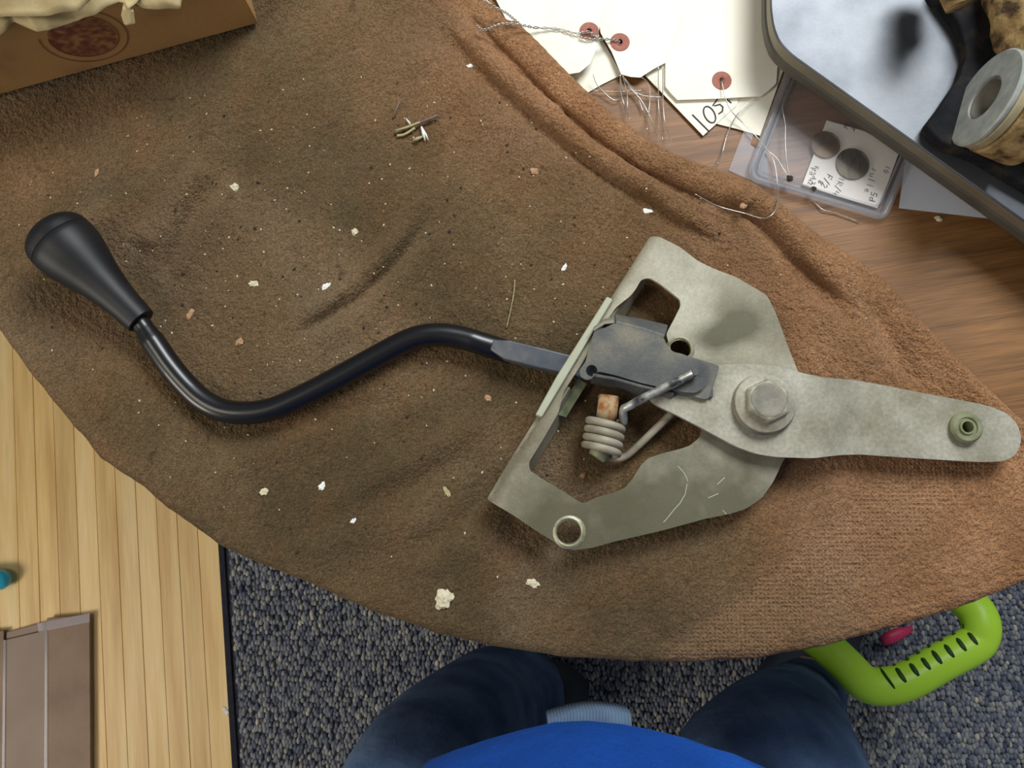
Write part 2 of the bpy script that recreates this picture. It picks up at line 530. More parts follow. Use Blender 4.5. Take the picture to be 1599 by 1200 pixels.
def towel_material():
    m = bpy.data.materials.new('towel_terry'); m.use_nodes = True
    nt = m.node_tree; N, L = nt.nodes, nt.links
    b = N['Principled BSDF']
    b.inputs['Roughness'].default_value = 0.95
    b.inputs['Specular IOR Level'].default_value = 0.1
    b.inputs['Sheen Weight'].default_value = 0.25
    b.inputs['Sheen Roughness'].default_value = 0.6
    b.inputs['Sheen Tint'].default_value = srgb(200, 170, 140)
    tc = N.new('ShaderNodeTexCoord')
    vec = tc.outputs['Object']

    def noise(scale, detail=5, dist=0.0):
        n = N.new('ShaderNodeTexNoise'); n.inputs['Scale'].default_value = scale; n.inputs['Detail'].default_value = detail
        n.inputs['Distortion'].default_value = dist
        L.new(vec, n.inputs['Vector']); return n.outputs['Fac']

    def rng_(sock, a, bb, c, d):
        r = N.new('ShaderNodeMapRange'); r.inputs['From Min'].default_value = a; r.inputs['From Max'].default_value = bb
        r.inputs['To Min'].default_value = c; r.inputs['To Max'].default_value = d
        L.new(sock, r.inputs['Value']); return r.outputs['Result']

    def attr(n):
        a = N.new('ShaderNodeAttribute'); a.attribute_name = n; return a.outputs['Fac']

    def mix(fac, c1, c2, mode='MIX'):
        x = N.new('ShaderNodeMix'); x.data_type = 'RGBA'; x.blend_type = mode
        if isinstance(fac, float): x.inputs['Factor'].default_value = fac
        else: L.new(fac, x.inputs['Factor'])
        for s, i in ((c1, 6), (c2, 7)):
            if isinstance(s, tuple): x.inputs[i].default_value = s
            else: L.new(s, x.inputs[i])
        return x.outputs[2]

    def math_(op, a, bb):
        x = N.new('ShaderNodeMath'); x.operation = op; x.use_clamp = False
        for s, i in ((a, 0), (bb, 1)):
            if isinstance(s, (int, float)): x.inputs[i].default_value = s
            else: L.new(s, x.inputs[i])
        return x.outputs[0]

    clean = mix(rng_(noise(26, 6), 0.35, 0.65, 0, 1), srgb(146, 102, 68), srgb(170, 124, 88))
    dirty = mix(rng_(noise(12, 8, 0.6), 0.38, 0.62, 0, 1), srgb(76, 64, 43), srgb(96, 80, 57))
    dirty = mix(rng_(noise(33, 8, 0.4), 0.5, 0.70, 0, 0.40), dirty, srgb(98, 72, 48))
    dirty = mix(rng_(noise(7, 7, 0.3), 0.52, 0.70, 0, 0.6), dirty, srgb(104, 94, 76))
    cl = math_('ADD', attr('clean'), rng_(noise(9, 8, 0.5), 0.3, 0.7, -0.14, 0.14))
    cl = rng_(cl, 0.0, 1.0, 0.0, 1.0)
    c = mix(cl, dirty, clean)
    # dark oil spots
    sp = math_('MULTIPLY', rng_(noise(75, 3), 0.66, 0.72, 0, 0.55), rng_(noise(10, 2), 0.45, 0.6, 0, 1))
    c = mix(sp, c, srgb(46, 36, 24))
    # woven band is paler and flatter
    c = mix(rng_(attr('band'), 0, 1, 0, 0.30), c, srgb(146, 114, 86))
    # loops of the pile: speckle
    f1 = rng_(noise(760, 3), 0.3, 0.7, 0.60, 1.40)
    f2 = rng_(noise(260, 3), 0.3, 0.7, 0.88, 1.12)
    sx = N.new('ShaderNodeSeparateXYZ'); L.new(vec, sx.inputs[0])
    w1 = math_('SINE', math_('MULTIPLY', sx.outputs['X'], 2 * math.pi / 0.0027), 0)
    w2 = math_('SINE', math_('MULTIPLY', sx.outputs['Y'], 2 * math.pi / 0.0027), 0)
    weave = math_('MULTIPLY', math_('MAXIMUM', w1, w2), attr('band'))
    f2 = math_('MULTIPLY', f2, rng_(weave, -1, 1, 0.88, 1.12))
    ff = math_('MULTIPLY', f1, f2)
    sc = N.new('ShaderNodeVectorMath'); sc.operation = 'SCALE'
    L.new(c, sc.inputs[0]); L.new(ff, sc.inputs['Scale'])
    L.new(sc.outputs['Vector'], b.inputs['Base Color'])
    # bump
    vo = N.new('ShaderNodeTexVoronoi'); vo.inputs['Scale'].default_value = 620
    L.new(vec, vo.inputs['Vector'])
    h = math_('ADD', math_('MULTIPLY', vo.outputs['Distance'], -0.6), math_('MULTIPLY', noise(420, 4), 1.2))
    bp = N.new('ShaderNodeBump'); bp.inputs['Strength'].default_value = 0.75; bp.inputs['Distance'].default_value = 0.0016
    h = math_('ADD', h, math_('MULTIPLY', weave, 0.25))
    L.new(h, bp.inputs['Height'])
    L.new(bp.outputs['Normal'], b.inputs['Normal'])
    return m


M['towel'] = towel_material()


def carpet_tuft_material():
    m = bpy.data.materials.new('carpet_tuft'); m.use_nodes = True
    nt = m.node_tree; N, L = nt.nodes, nt.links
    b = N['Principled BSDF']; b.inputs['Roughness'].default_value = 0.95; b.inputs['Specular IOR Level'].default_value = 0.1
    a = N.new('ShaderNodeAttribute'); a.attribute_name = 'shade'
    r = N.new('ShaderNodeValToRGB'); el = r.color_ramp.elements
    st = [(0, (74, 80, 98)), (0.25, (108, 112, 126)), (0.5, (140, 142, 146)), (0.75, (172, 168, 158)), (1, (208, 200, 180))]
    while len(el) < 5: el.new(0.5)
    for i, (p, c) in enumerate(st):
        el[i].position = p; el[i].color = srgb(*c)
    L.new(a.outputs['Fac'], r.inputs['Fac']); L.new(r.outputs['Color'], b.inputs['Base Color'])
    return m


M['tuft'] = carpet_tuft_material()

# ------------------------------------------------------------------ setting: floor with carpet
fl = mesh_obj('floor', [(-2.2, -2.0, -0.02), (2.2, -2.0, -0.02), (2.2, 2.4, -0.02), (-2.2, 2.4, -0.02), (-2.2, -2.0, 0), (2.2, -2.0, 0), (2.2, 2.4, 0), (-2.2, 2.4, 0)],
              [(3, 2, 1, 0), (4, 5, 6, 7), (0, 1, 5, 4), (1, 2, 6, 5), (2, 3, 7, 6), (3, 0, 4, 7)], M['carpet'])
tag(fl, 'grey and navy flecked loop pile carpet under table and mat', None, None, 'structure')

# carpet tufts as joined real geometry
MX0 = P(345, 850, 0.004); MX1 = P(367, 1200, 0.004)      # right edge of the wooden mat
mat_dir = (Vector(MX0) - Vector(MX1)); mat_dir.z = 0; mat_dir.normalize()
mat_nrm = Vector((mat_dir.y, -mat_dir.x, 0))              # to the right


def mat_s(x, y):
    return (x - MX0.x) * mat_nrm.x + (y - MX0.y) * mat_nrm.y


def make_tufts():
    st = 0.0056
    gx, gy = np.meshgrid(np.arange(-0.6, 0.9, st), np.arange(-0.55, 0.2, st * 1.35))
    gx = gx + (np.arange(gx.shape[0]) % 2)[:, None] * st * 0.5
    x = gx.ravel() + rng.normal(0, 0.0012, gx.size); y = gy.ravel() + rng.normal(0, 0.0016, gx.size)
    keep = mat_s(x, y) > 0.012
    x, y = x[keep], y[keep]
    n = len(x)
    k = 6
    ang = np.arange(k) * 2 * math.pi / k
    r = rng.uniform(0.0029, 0.0041, n); h = rng.uniform(0.006, 0.0085, n)
    ly = rng.uniform(1.2, 2.0, n)
    V = np.zeros((n, 2 * k + 1, 3))
    V[:, :k, 0] = x[:, None] + r[:, None] * np.cos(ang); V[:, :k, 1] = y[:, None] + (r * ly)[:, None] * np.sin(ang)
    V[:, k:2 * k, 0] = x[:, None] + r[:, None] * 0.85 * np.cos(ang); V[:, k:2 * k, 1] = y[:, None] + (r * ly)[:, None] * 0.85 * np.sin(ang)
    V[:, k:2 * k, 2] = (h * 0.7)[:, None]
    V[:, 2 * k, 0] = x; V[:, 2 * k, 1] = y; V[:, 2 * k, 2] = h
    F = []
    for j in range(k):
        F.append((j, (j + 1) % k, k + (j + 1) % k)); F.append((j, k + (j + 1) % k, k + j)); F.append((k + j, k + (j + 1) % k, 2 * k))
    F = np.array(F)
    A = (F[None] + (np.arange(n) * (2 * k + 1))[:, None, None]).reshape(-1, 3)
    me = bpy.data.meshes.new('carpet_pile')
    me.vertices.add(n * (2 * k + 1)); me.vertices.foreach_set('co', V.astype(np.float32).ravel())
    me.loops.add(A.size); me.loops.foreach_set('vertex_index', A.ravel().astype(np.int32))
    me.polygons.add(len(A)); me.polygons.foreach_set('loop_start', np.arange(0, A.size, 3, dtype=np.int32))
    me.polygons.foreach_set('loop_total', np.full(len(A), 3, dtype=np.int32))
    me.update(calc_edges=True); me.shade_smooth()
    o = bpy.data.objects.new('carpet_pile', me); COL.objects.link(o); me.materials.append(M['tuft'])
    o.parent = fl; o['kind'] = 'stuff'
    sh = np.clip(rng.normal(0.38, 0.19, n), 0, 1)
    float_attr(o, 'shade', np.repeat(sh, 2 * k + 1))
    return o


make_tufts()

# ------------------------------------------------------------------ wooden slat mat on the carpet
mat_base = MX0 - mat_nrm * 0.4
mat_t = thing('slat_mat', 'pale wooden slat mat lying on the grey carpet left of the table', 'mat', (mat_base.x, mat_base.y, 0.0))
w = 0.0312
for i in range(34):
    ww = w
    s1 = -0.003 - i * w; s0 = s1 - ww + 0.0005
    c = Vector((MX0.x, MX0.y, 0)) + mat_nrm * ((s0 + s1) / 2) + mat_dir * (-0.02)
    c.z = 0.004 + random.uniform(-0.0002, 0.0002)
    box('slat', c, mat_nrm * ((s1 - s0) / 2), mat_dir * 0.75, (0, 0, 0.0036), M['slat'], mat_t, bevel=0.0006)
c = Vector((MX0.x, MX0.y, 0.0035)) + mat_nrm * 0.001 + mat_dir * (-0.02)
box('edge_strip', c, mat_nrm * 0.0042, mat_dir * 0.75, (0, 0, 0.0035), M['felt'], mat_t, bevel=0.0005)

# ------------------------------------------------------------------ table
TC = Vector((0.0942, 0.4564)); TR = 0.5585
tab = thing('round_table', 'round brown wooden table with a brown towel covering most of it', 'table', (TC.x, TC.y, 0))
lathe('tabletop', (TC.x, TC.y, 0.722), (0, 0, 1), [(0, 0.02), (0, TR - 0.012), (0.004, TR - 0.004), (0.014, TR), (0.024, TR - 0.001), (0.028, TR - 0.005), (0.028, 0.0)], M['table_wood'], tab, n=160)
lathe('pedestal', (TC.x, TC.y, 0.03), (0, 0, 1), [(0, 0.05), (0.1, 0.045), (0.4, 0.035), (0.6, 0.045), (0.692, 0.09)], M['table_under'], tab, n=32)
for k in range(4):
    a = math.pi / 4 + k * math.pi / 2 + 0.15
    d = Vector((math.cos(a), math.sin(a), 0))
    c0 = Vector((TC.x, TC.y, 0.07))
    tube('foot', [c0 + d * 0.03, c0 + d * 0.15 + Vector((0, 0, -0.008)), c0 + d * 0.30 + Vector((0, 0, -0.045))], [0.03, 0.026, 0.018], M['table_under'], tab, n=12)

# ------------------------------------------------------------------ towel
L_px = [(-330, 120), (-240, 250), (-150, 360), (-70, 448), (0, 518), (40, 575), (80, 625), (112, 664), (138, 692), (155, 715), (200, 745), (235, 770), (260, 795), (300, 822), (340, 850), (400, 880), (470, 905), (540, 938), (600, 962), (680, 990),
        (780, 1012), (870, 1026), (980, 1034), (1080, 1037), (1180, 1030), (1280, 1013), (1400, 980), (1500, 950), (1599, 912), (1700, 862), (1800, 800)]
U_px = [(-330, -150), (-150, -150), (0, -150), (200, -150), (400, -150), (560, -150), (700, -150), (750, -70), (790, 0), (830, 50), (870, 95), (920, 143), (965, 183), (1010, 213), (1060, 243), (1120, 262), (1180, 285), (1225, 318), (1280, 362),
        (1340, 402), (1390, 440), (1430, 490), (1480, 540), (1530, 590), (1599, 655), (1700, 735), (1800, 800)]


def resample(pts, n, power=1.0):
    p = np.array([(v.x, v.y) for v in pts])
    d = np.r_[0, np.cumsum(np.hypot(*np.diff(p, axis=0).T))]
    t = np.linspace(0, d[-1], n)
    return np.c_[np.interp(t, d, p[:, 0]), np.interp(t, d, p[:, 1])]


RIDGES = [  # polyline px, half width px, height m, profile
    ([(735, -20), (790, 48), (850, 108), (900, 158), (950, 203), (1010, 245), (1060, 268), (1110, 288), (1160, 303), (1200, 330), (1235, 365), (1270, 400), (1320, 440), (1380, 480)], 25, 0.0085, 'r'),
    ([(690, 0), (740, 68), (800, 130), (860, 185), (920, 238), (980, 275), (1020, 298), (1060, 325), (1110, 350), (1160, 372)], 18, 0.0065, 'r'),
    ([(1400, 470), (1440, 520), (1490, 575), (1550, 640), (1620, 700)], 26, 0.004, 'g'),
    ([(640, 70), (700, 120), (760, 180), (820, 215)], 26, 0.0035, 'g'),
    ([(1130, 300), (1170, 330)], 14, 0.004, 'g'),
    ([(222, 400), (240, 372), (262, 340), (288, 300), (322, 250)], 20, 0.0068, 'g'),
    ([(275, 440), (292, 405), (316, 360), (345, 315), (372, 270)], 18, 0.003, 'g'),
    ([(445, 510), (515, 470), (555, 442), (592, 405), (622, 375), (652, 330), (690, 290)], 17, 0.0050, 'g'),
    ([(480, 545), (540, 510), (585, 478), (625, 440), (660, 395), (700, 350)], 18, 0.0030, 'g'),
    ([(150, 540), (250, 600), (330, 700)], 26, 0.003, 'g'),
    ([(330, 740), (430, 700), (520, 660)], 24, 0.0040, 'g'),
    ([(480, 800), (600, 740), (700, 690), (780, 640)], 26, 0.0040, 'g'),
    ([(430, 880), (560, 830), (700, 800)], 26, 0.0034, 'g'),
    ([(620, 900), (740, 850), (800, 800)], 26, 0.0034, 'g'),
    ([(1290, 470), (1330, 520), (1370, 580)], 34, 0.003, 'g'),
]
VALLEYS = [
    ([(655, 15), (725, 92), (790, 158), (850, 208), (920, 262), (980, 302), (1030, 342), (1075, 368), (1130, 392)], 9, 0.0022, 'g'),
    ([(250, 440), (262, 410), (285, 370), (310, 318), (345, 262)], 11, 0.0045, 'g'),
    ([(460, 524), (520, 490), (560, 466), (600, 430), (630, 395), (665, 350)], 7, 0.0048, 'g'),
    ([(1150, 312), (1192, 350), (1225, 392), (1262, 436), (1310, 480), (1340, 520)], 12, 0.004, 'g'),
    ([(1365, 470), (1385, 515), (1410, 565), (1440, 610)], 14, 0.0035, 'g'),
    ([(150, 520), (230, 590), (300, 610)], 24, 0.0012, 'g'),
    ([(400, 700), (480, 670), (560, 640), (640, 610)], 22, 0.0036, 'g'),
    ([(560, 790), (660, 750), (740, 700)], 20, 0.0032, 'g'),
    ([(650, 860), (740, 800), (800, 720)], 18, 0.0032, 'g'),
    ([(590, 225), (560, 240), (530, 270)], 14, 0.0012, 'g'),
    ([(455, 380), (470, 410), (490, 440)], 10, 0.0012, 'g'),
]


def dist_poly(x, y, poly):
    d = np.full(x.shape, 1e9); tt = np.zeros(x.shape)
    P2 = np.array(poly, float)
    ln = np.r_[0, np.cumsum(np.hypot(*np.diff(P2, axis=0).T))]
    for i in range(len(P2) - 1):
        a, b = P2[i], P2[i + 1]
        ab = b - a; l2 = (ab ** 2).sum()
        t = np.clip(((x - a[0]) * ab[0] + (y - a[1]) * ab[1]) / l2, 0, 1)
        dd = np.hypot(x - a[0] - t * ab[0], y - a[1] - t * ab[1])
        m = dd < d
        d = np.where(m, dd, d); tt = np.where(m, (ln[i] + t * math.sqrt(l2)) / ln[-1], tt)
    return d, tt


def vnoise(x, y, s, seed):
    """cheap smooth value noise with numpy"""
    r = np.random.default_rng(seed).random((512, 512))
    u, v = x * s + 131.3, y * s + 77.7
    i, j = np.floor(u).astype(int), np.floor(v).astype(int)
    fu, fv = u - i, v - j
    fu = fu * fu * (3 - 2 * fu); fv = fv * fv * (3 - 2 * fv)
    g = lambda a, b: r[a % 512, b % 512]
    return (g(i, j) * (1 - fu) + g(i + 1, j) * fu) * (1 - fv) + (g(i, j + 1) * (1 - fu) + g(i + 1, j + 1) * fu) * fv - 0.5


def towel_h(X, Y):
    """surface height of the towel where it lies on the table top"""
    X = np.asarray(X, float); Y = np.asarray(Y, float)
    px, py = to_px(X, Y, TW)
    wob = 6 * vnoise(px, py, 1 / 40, 5)
    h = np.full(X.shape, TW)
    for poly, wd, a, kind in RIDGES:
        d, t = dist_poly(px, py, poly)
        fade = np.clip(np.minimum(t, 1 - t) * 6, 0, 1)
        fade = fade * fade * (3 - 2 * fade)
        d = d + wob
        if kind == 'r':
            h += a * fade * np.sqrt(np.clip(1 - (d / wd) ** 2, 0, 1))
        else:
            h += a * fade * np.exp(-(d / wd) ** 2)
    for poly, wd, a, kind in VALLEYS:
        d, t = dist_poly(px, py, poly)
        fade = np.clip(np.minimum(t, 1 - t) * 6, 0, 1)
        h -= a * fade * np.exp(-((d + wob * .4) / wd) ** 2)
    h += 0.0024 * vnoise(X, Y, 14, 1) + 0.0016 * vnoise(X, Y, 34, 2)
    return np.maximum(h, TZ + 0.0012)


def build_towel():
    nu, nv = 760, 400
    Lw = resample([P(x, y, 0.753) for x, y in L_px], nu)
    Uw = resample([P(x, y, 0.755) for x, y in U_px], nu)
    # smooth the ragged cut a little
    jag = 0.0012 * vnoise(np.arange(nu) * 1.0, np.zeros(nu), 0.16, 9)
    v = np.linspace(0, 1, nv)
    X = Lw[:, None, 0] * (1 - v) + Uw[:, None, 0] * v
    Y = Lw[:, None, 1] * (1 - v) + Uw[:, None, 1] * v
    Z = towel_h(X, Y)
    px, py = to_px(X, Y, TW)
    # fine terry relief in the mesh itself
    Z += 0.0009 * vnoise(X, Y, 420, 3) * 1.2
    # band
    bd, _ = dist_poly(px, py, [(1560, 640), (1460, 745), (1300, 880), (1090, 1040)])
    band = 1 / (1 + np.exp((bd - 52) / 6.0))
    band *= (py > 700)
    Z -= 0.0012 * band
    # upper hem: rounds down to the table
    du = np.hypot(X - Uw[:, None, 0], Y - Uw[:, None, 1])
    k = np.clip(du / 0.007, 0, 1)
    Z = (TZ + 0.0006) + (Z - TZ - 0.0006) * np.sqrt(1 - (1 - k) ** 2)
    # lower border: rounds over the table edge
    dl = np.hypot(X - Lw[:, None, 0], Y - Lw[:, None, 1])
    kl = np.clip(dl / 0.010, 0, 1)
    Z = np.where(dl < 0.010, Z - 0.005 * (1 - np.sqrt(1 - (1 - kl) ** 2)), Z)
    # clean attribute: pale clean cloth on the right and along the folded hem, soiled on the left
    c = 0.02 + 0.72 / (1 + np.exp(-(px + 0.45 * (600 - py) - 1170) / 100))
    du_px = dist_poly(px, py, RIDGES[0][0])[0]
    c = np.maximum(c, 0.62 * np.exp(-(du_px / 75) ** 2))
    c += 0.26 * np.exp(-(((px - 760) / 260) ** 2 + ((py - 150) / 130) ** 2))
    c += 0.16 * np.exp(-(((px - 60) / 160) ** 2 + ((py - 330) / 160) ** 2))
    c += 0.06 * np.exp(-(dl / 0.02) ** 2)
    c += 0.22 * np.exp(-(((px - 430) / 70) ** 2 + ((py - 655) / 26) ** 2))
    # skirt rows, hanging over the edge
    ns = 46
    skirt = np.zeros((nu, ns, 3))
    depth = 0.17
    out = Lw - np.array([TC.x, TC.y]); out /= np.hypot(*out.T)[:, None]
    arc = np.r_[0, np.cumsum(np.hypot(*np.diff(Lw, axis=0).T))]
    for j in range(ns):
        t = 1 - j / ns             # 1 = lowest row, first in grid
        dz = depth * t
        fold = 0.006 * np.sin(arc * 45 + 2.0 * np.sin(arc * 9)) * t ** 0.8
        inn = -0.004 * min(1, t * 10) + fold - 0.010 * t
        skirt[:, j, 0] = Lw[:, 0] + out[:, 0] * (inn + jag * 0)
        skirt[:, j, 1] = Lw[:, 1] + out[:, 1] * (inn + jag * 0)
        skirt[:, j, 2] = Z[:, 0] - dz
    V = np.zeros((nu, nv + ns, 3))
    V[:, :ns] = skirt
    V[:, ns:, 0], V[:, ns:, 1], V[:, ns:, 2] = X, Y, Z
    # raggedness of the silhouette
    V[:, ns:ns + 4, :2] += (out * jag[:, None])[:, None, :]
    o = grid_obj('towel', V, M['towel'], base=(P(800, 620, TW).x, P(800, 620, TW).y, TZ))
    tag(o, 'large soiled brown terry towel spread over the round table', 'towel')
    full = lambda a: np.concatenate([np.repeat(a[:, :1], ns, 1), a], 1)
    float_attr(o, 'clean', full(c)); float_attr(o, 'band', full(band))
    return o


towel = build_towel()


def th(px, py):
    p = P(px, py, TW)
    return float(towel_h(np.array([p.x]), np.array([p.y]))[0])


# ------------------------------------------------------------------ shift lever assembly
LB = P(1000, 640, TW)
lev = thing('shift_lever', 'long bent black shift lever with knob on a dusty grey metal bracket, on the towel', 'shift lever', (LB.x, LB.y, TW))

# --- knob
k0 = P(92, 375, TW + 0.0235); k1 = P(221, 502, TW + 0.0155)
ax = (k1 - k0); KL = ax.length; ax.normalize()
R0 = 0.0218
prof = []
for i in range(13):
    a = math.pi / 2 * i / 12
    prof.append((0.0 - R0 * 0.62 * math.cos(a), R0 * 0.995 * math.sin(a)))
prof += [(0.003, R0), (0.0034, R0 * 0.985), (0.0040, R0 * 1.003), (0.008, R0), (0.014, R0 * 0.965), (0.022, R0 * 0.87), (0.030, R0 * 0.76), (0.040, R0 * 0.64), (0.052, R0 * 0.54), (0.062, R0 * 0.485), (KL - 0.003, R0 * 0.455), (KL - 0.0005, R0 * 0.44), (KL, R0 * 0.41), (KL, 0.0)]
kb = lathe('knob', k0, ax, prof, M['black_rubber'], lev, n=48)
kb['label'] = 'black rubber pear shaped knob'
# --- rod
rod_px = [(205, 487), (222, 508), (240, 535), (264, 570), (290, 601), (316, 625), (348, 641), (385, 645), (425, 639), (472, 619), (530, 589), (588, 557), (632, 534), (660, 525), (690, 523), (722, 528), (756, 538), (785, 546), (800, 550)]
rz = [0.0150, 0.0145, 0.0135, 0.012, 0.0105, 0.010, 0.0098, 0.0098, 0.0098, 0.010, 0.0105, 0.011, 0.0115, 0.012, 0.012, 0.012, 0.0125, 0.0125, 0.0125]
path = spline([P(x, y, TW + z) for (x, y), z in zip(rod_px, rz)], 6)
rr = []
for i in range(len(path)):
    f = i / (len(path) - 1)
    rr.append(0.0062 if i < 9 else (0.0068 if i < 11 else 0.0076))
nn = len(path)
sqz = [1.0 if i < nn - 16 else 1.0 - 0.45 * min(1, (i - (nn - 16)) / 12) for i in range(nn)]
for i in range(nn):
    path[i] = path[i] - Vector((0, 0, 0.0076 * (1 - sqz[i])))
tube('rod', path, rr, M['black_paint'], lev, n=24, squash=sqz)
# --- flattened bar: tapers out of the rod with a ground face
bar_px = [(768, 541), (792, 549), (845, 562), (900, 575), (960, 585), (1040, 598), (1112, 598)]
bz = [0.0118, 0.0120, 0.0135, 0.0145, 0.018, 0.0225, 0.0250]
bp = [P(x, y, TW + z) for (x, y), z in zip(bar_px, bz)]
hw = [0.0034, 0.0064, 0.0066, 0.0062, 0.0068, 0.008, 0.0100]
V, F = [], []
for i, p in enumerate(bp):
    t = (bp[min(i + 1, len(bp) - 1)] - bp[max(i - 1, 0)]).normalized()
    n = Vector((-t.y, t.x, 0)).normalized()
    hh = 0.0046 if i < 4 else 0.0022
    up = Vector((0, 0, 1))
    for (a, b) in ((-1, 1), (1, 1), (1, -1), (-1, -1)):
        V.append(p + n * hw[i] * a + up * (hh * b + (0.0016 if i < 4 and b > 0 else 0)))
for i in range(len(bp) - 1):
    for k in range(4):
        a, b = i * 4 + k, i * 4 + (k + 1) % 4
        F.append((a, b, b + 4, a + 4))
F += [(3, 2, 1, 0), tuple(range(len(V) - 4, len(V)))]
bar = mesh_obj('flat_bar', V, F, M['bare_bar'], lev); recalc(bar)
m = bar.modifiers.new('bevel', 'BEVEL'); m.width = 0.001; m.segments = 3; sharpen(bar, 40)
bar['label'] = 'ground flat end of the lever'

# --- bracket plate, tilted a little, its left border folded down
A1 = P(1012, 372, TW + 0.024); A2 = P(766, 780, TW + 0.024)
edge_d = Vector((A2.x - A1.x, A2.y - A1.y, 0)).normalized()
edge_n = Vector((-edge_d.y, edge_d.x, 0))               # points to the plate side
if edge_n.x < 0: edge_n = -edge_n


def edge_dist(x, y):
    return (x - A1.x) * edge_n.x + (y - A1.y) * edge_n.y


def bracket_z(x, y):
    s = edge_dist(x, y)
    z = TW + 0.0240 - 0.065 * max(0, s)
    b = 0.009
    if s < b:
        q = max(0.0, min(1.0, 1 - s / b))
        z -= 0.0080 * (1 - math.sqrt(max(0, 1 - q * q)))
    return z


def PB(px, py):
    z = TW + 0.018
    for _ in range(4):
        p = P(px, py, z); z = bracket_z(p.x, p.y)
    return P(px, py, z)


def rnd(pts, r=6, n=3):
    """round the corners of a closed pixel polyline"""
    out = []
    N = len(pts)
    for i in range(N):
        p0, p1, p2 = (Vector((*pts[j % N], 0)) for j in (i - 1, i, i + 1))
        a = (p0 - p1); b = (p2 - p1)
        ra = min(r, a.length * 0.4); rb = min(r, b.length * 0.4)
        q0 = p1 + a.normalized() * ra; q2 = p1 + b.normalized() * rb
        for k in range(n + 1):
            t = k / n
            q = q0 * (1 - t) ** 2 + p1 * 2 * t * (1 - t) + q2 * t * t
            out.append((q.x, q.y))
    return out


outer = rnd([(1015, 369), (1030, 370), (1062, 386), (1090, 408), (1120, 422), (1150, 433), (1182, 452), (1198, 462), (1212, 490), (1232, 545), (1250, 590), (1252, 640), (1240, 690), (1222, 722), (1208, 752), (1190, 778), (1165, 795), (1140, 803), (1100, 811),
             (1030, 830), (960, 846), (925, 856), (893, 860), (872, 852), (858, 842), (838, 830), (800, 804), (760, 780), (797, 718), (900, 552), (950, 472)], 5)
hole = rnd([(1001, 437), (1014, 434), (1030, 443), (1062, 468), (1063, 478), (1052, 500), (1040, 522), (1048, 548), (1060, 600), (1078, 640), (1098, 672), (1092, 684), (1078, 696), (1060, 702), (1035, 708), (1012, 716), (1000, 728), (988, 748), (976, 762), (960, 769),
             (935, 776), (912, 786), (906, 785), (880, 768), (842, 745), (827, 735), (826, 722), (846, 690), (872, 645), (880, 612), (910, 566), (940, 512), (962, 480), (985, 462), (994, 450)], 5)
r1 = circle((1062, 546), 17, 24, 15)
r2 = circle((888, 831), 18.5, 28, 18)
xy = lambda pts: [(PB(*p).x, PB(*p).y) for p in pts]
cuts = []
for s in (0.0008, 0.002, 0.0035, 0.005, 0.007, 0.009):
    q = A1 + edge_n * s
    cuts.append(((q.x, q.y), (edge_n.x, edge_n.y)))
for i in range(1, 36):
    cuts.append(((A2.x + i * 0.006, 0), (1, 0)))
    cuts.append(((0, A2.y - 0.045 + i * 0.007), (0, 1)))
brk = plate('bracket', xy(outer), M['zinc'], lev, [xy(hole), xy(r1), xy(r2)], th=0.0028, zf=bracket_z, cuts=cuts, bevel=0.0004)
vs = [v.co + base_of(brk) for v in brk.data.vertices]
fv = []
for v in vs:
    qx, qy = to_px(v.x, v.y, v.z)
    fv.append(min(1, max(0, (qy - 560) / 240)) * min(1, max(0, (edge_dist(v.x, v.y) - 0.004) / 0.03)) + 1.2 * math.exp(-(((qx - 1160) / 36) ** 2 + ((qy - 502) / 34) ** 2)) + 1.0 * math.exp(-(((qx - 1112) / 40) ** 2 + ((qy - 528) / 22) ** 2)))  # darker downwards in place of tilt and reflection, plus olive stain spots
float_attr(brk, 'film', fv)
brk['label'] = 'grey stamped metal bracket plate with cut-outs'

parts = []
for pl in ([(1058, 728), (1066, 736), (1071, 744), (1074, 752)], [(1073, 756), (1070, 772), (1062, 786), (1052, 797), (1040, 812), (1036, 816)], [(1120, 757), (1132, 746)], [(1122, 771), (1106, 778)], [(1128, 797), (1134, 803)]):
    V, F = tube_data([PB(x, y) + Vector((0, 0, 0.0001)) for x, y in pl], 0.00024, 4, 0.3)
    parts.append((V, F))
V, F = join(parts)
tag(mesh_obj('scratch', V, F, M['zinc_pale'], brk), 'fine pale scratches on the lower half', None, None, 'stuff')

# flange going down from the folded border, leaning inward, with a slot for the bar
fl_bot = Vector((0.0075, 0, 0))


def FLP(t, d, off=0.0):
    """t 0..1 along the border, d depth 0..1"""
    top = A1.lerp(A2, t); top = top + edge_n * (0.0042 + off); top.z = TW + 0.0185
    p = top + edge_n * (0.0070 * d)
    p.z = TW + 0.0185 - 0.0172 * d
    return p


def flange(name, t0, t1, d0, d1, mat, parent, off=0.0, th_=0.0024):
    a, b, c, d = FLP(t0, d0, off), FLP(t1, d0, off), FLP(t1, d1, off), FLP(t0, d1, off)
    n = (b - a).cross(d - a).normalized() * th_
    V = [a, b, c, d, a + n, b + n, c + n, d + n]
    F = [(0, 1, 2, 3), (7, 6, 5, 4), (0, 4, 5, 1), (1, 5, 6, 2), (2, 6, 7, 3), (3, 7, 4, 0)]
    o = mesh_obj(name, V, F, mat, parent); recalc(o)
    mm = o.modifiers.new('bevel', 'BEVEL'); mm.width = 0.0004; mm.segments = 2
    return o


flange('flange', 0.0, 0.42, 0, 1, M['zinc'], brk)
flange('flange', 0.56, 1.0, 0, 1, M['zinc'], brk)
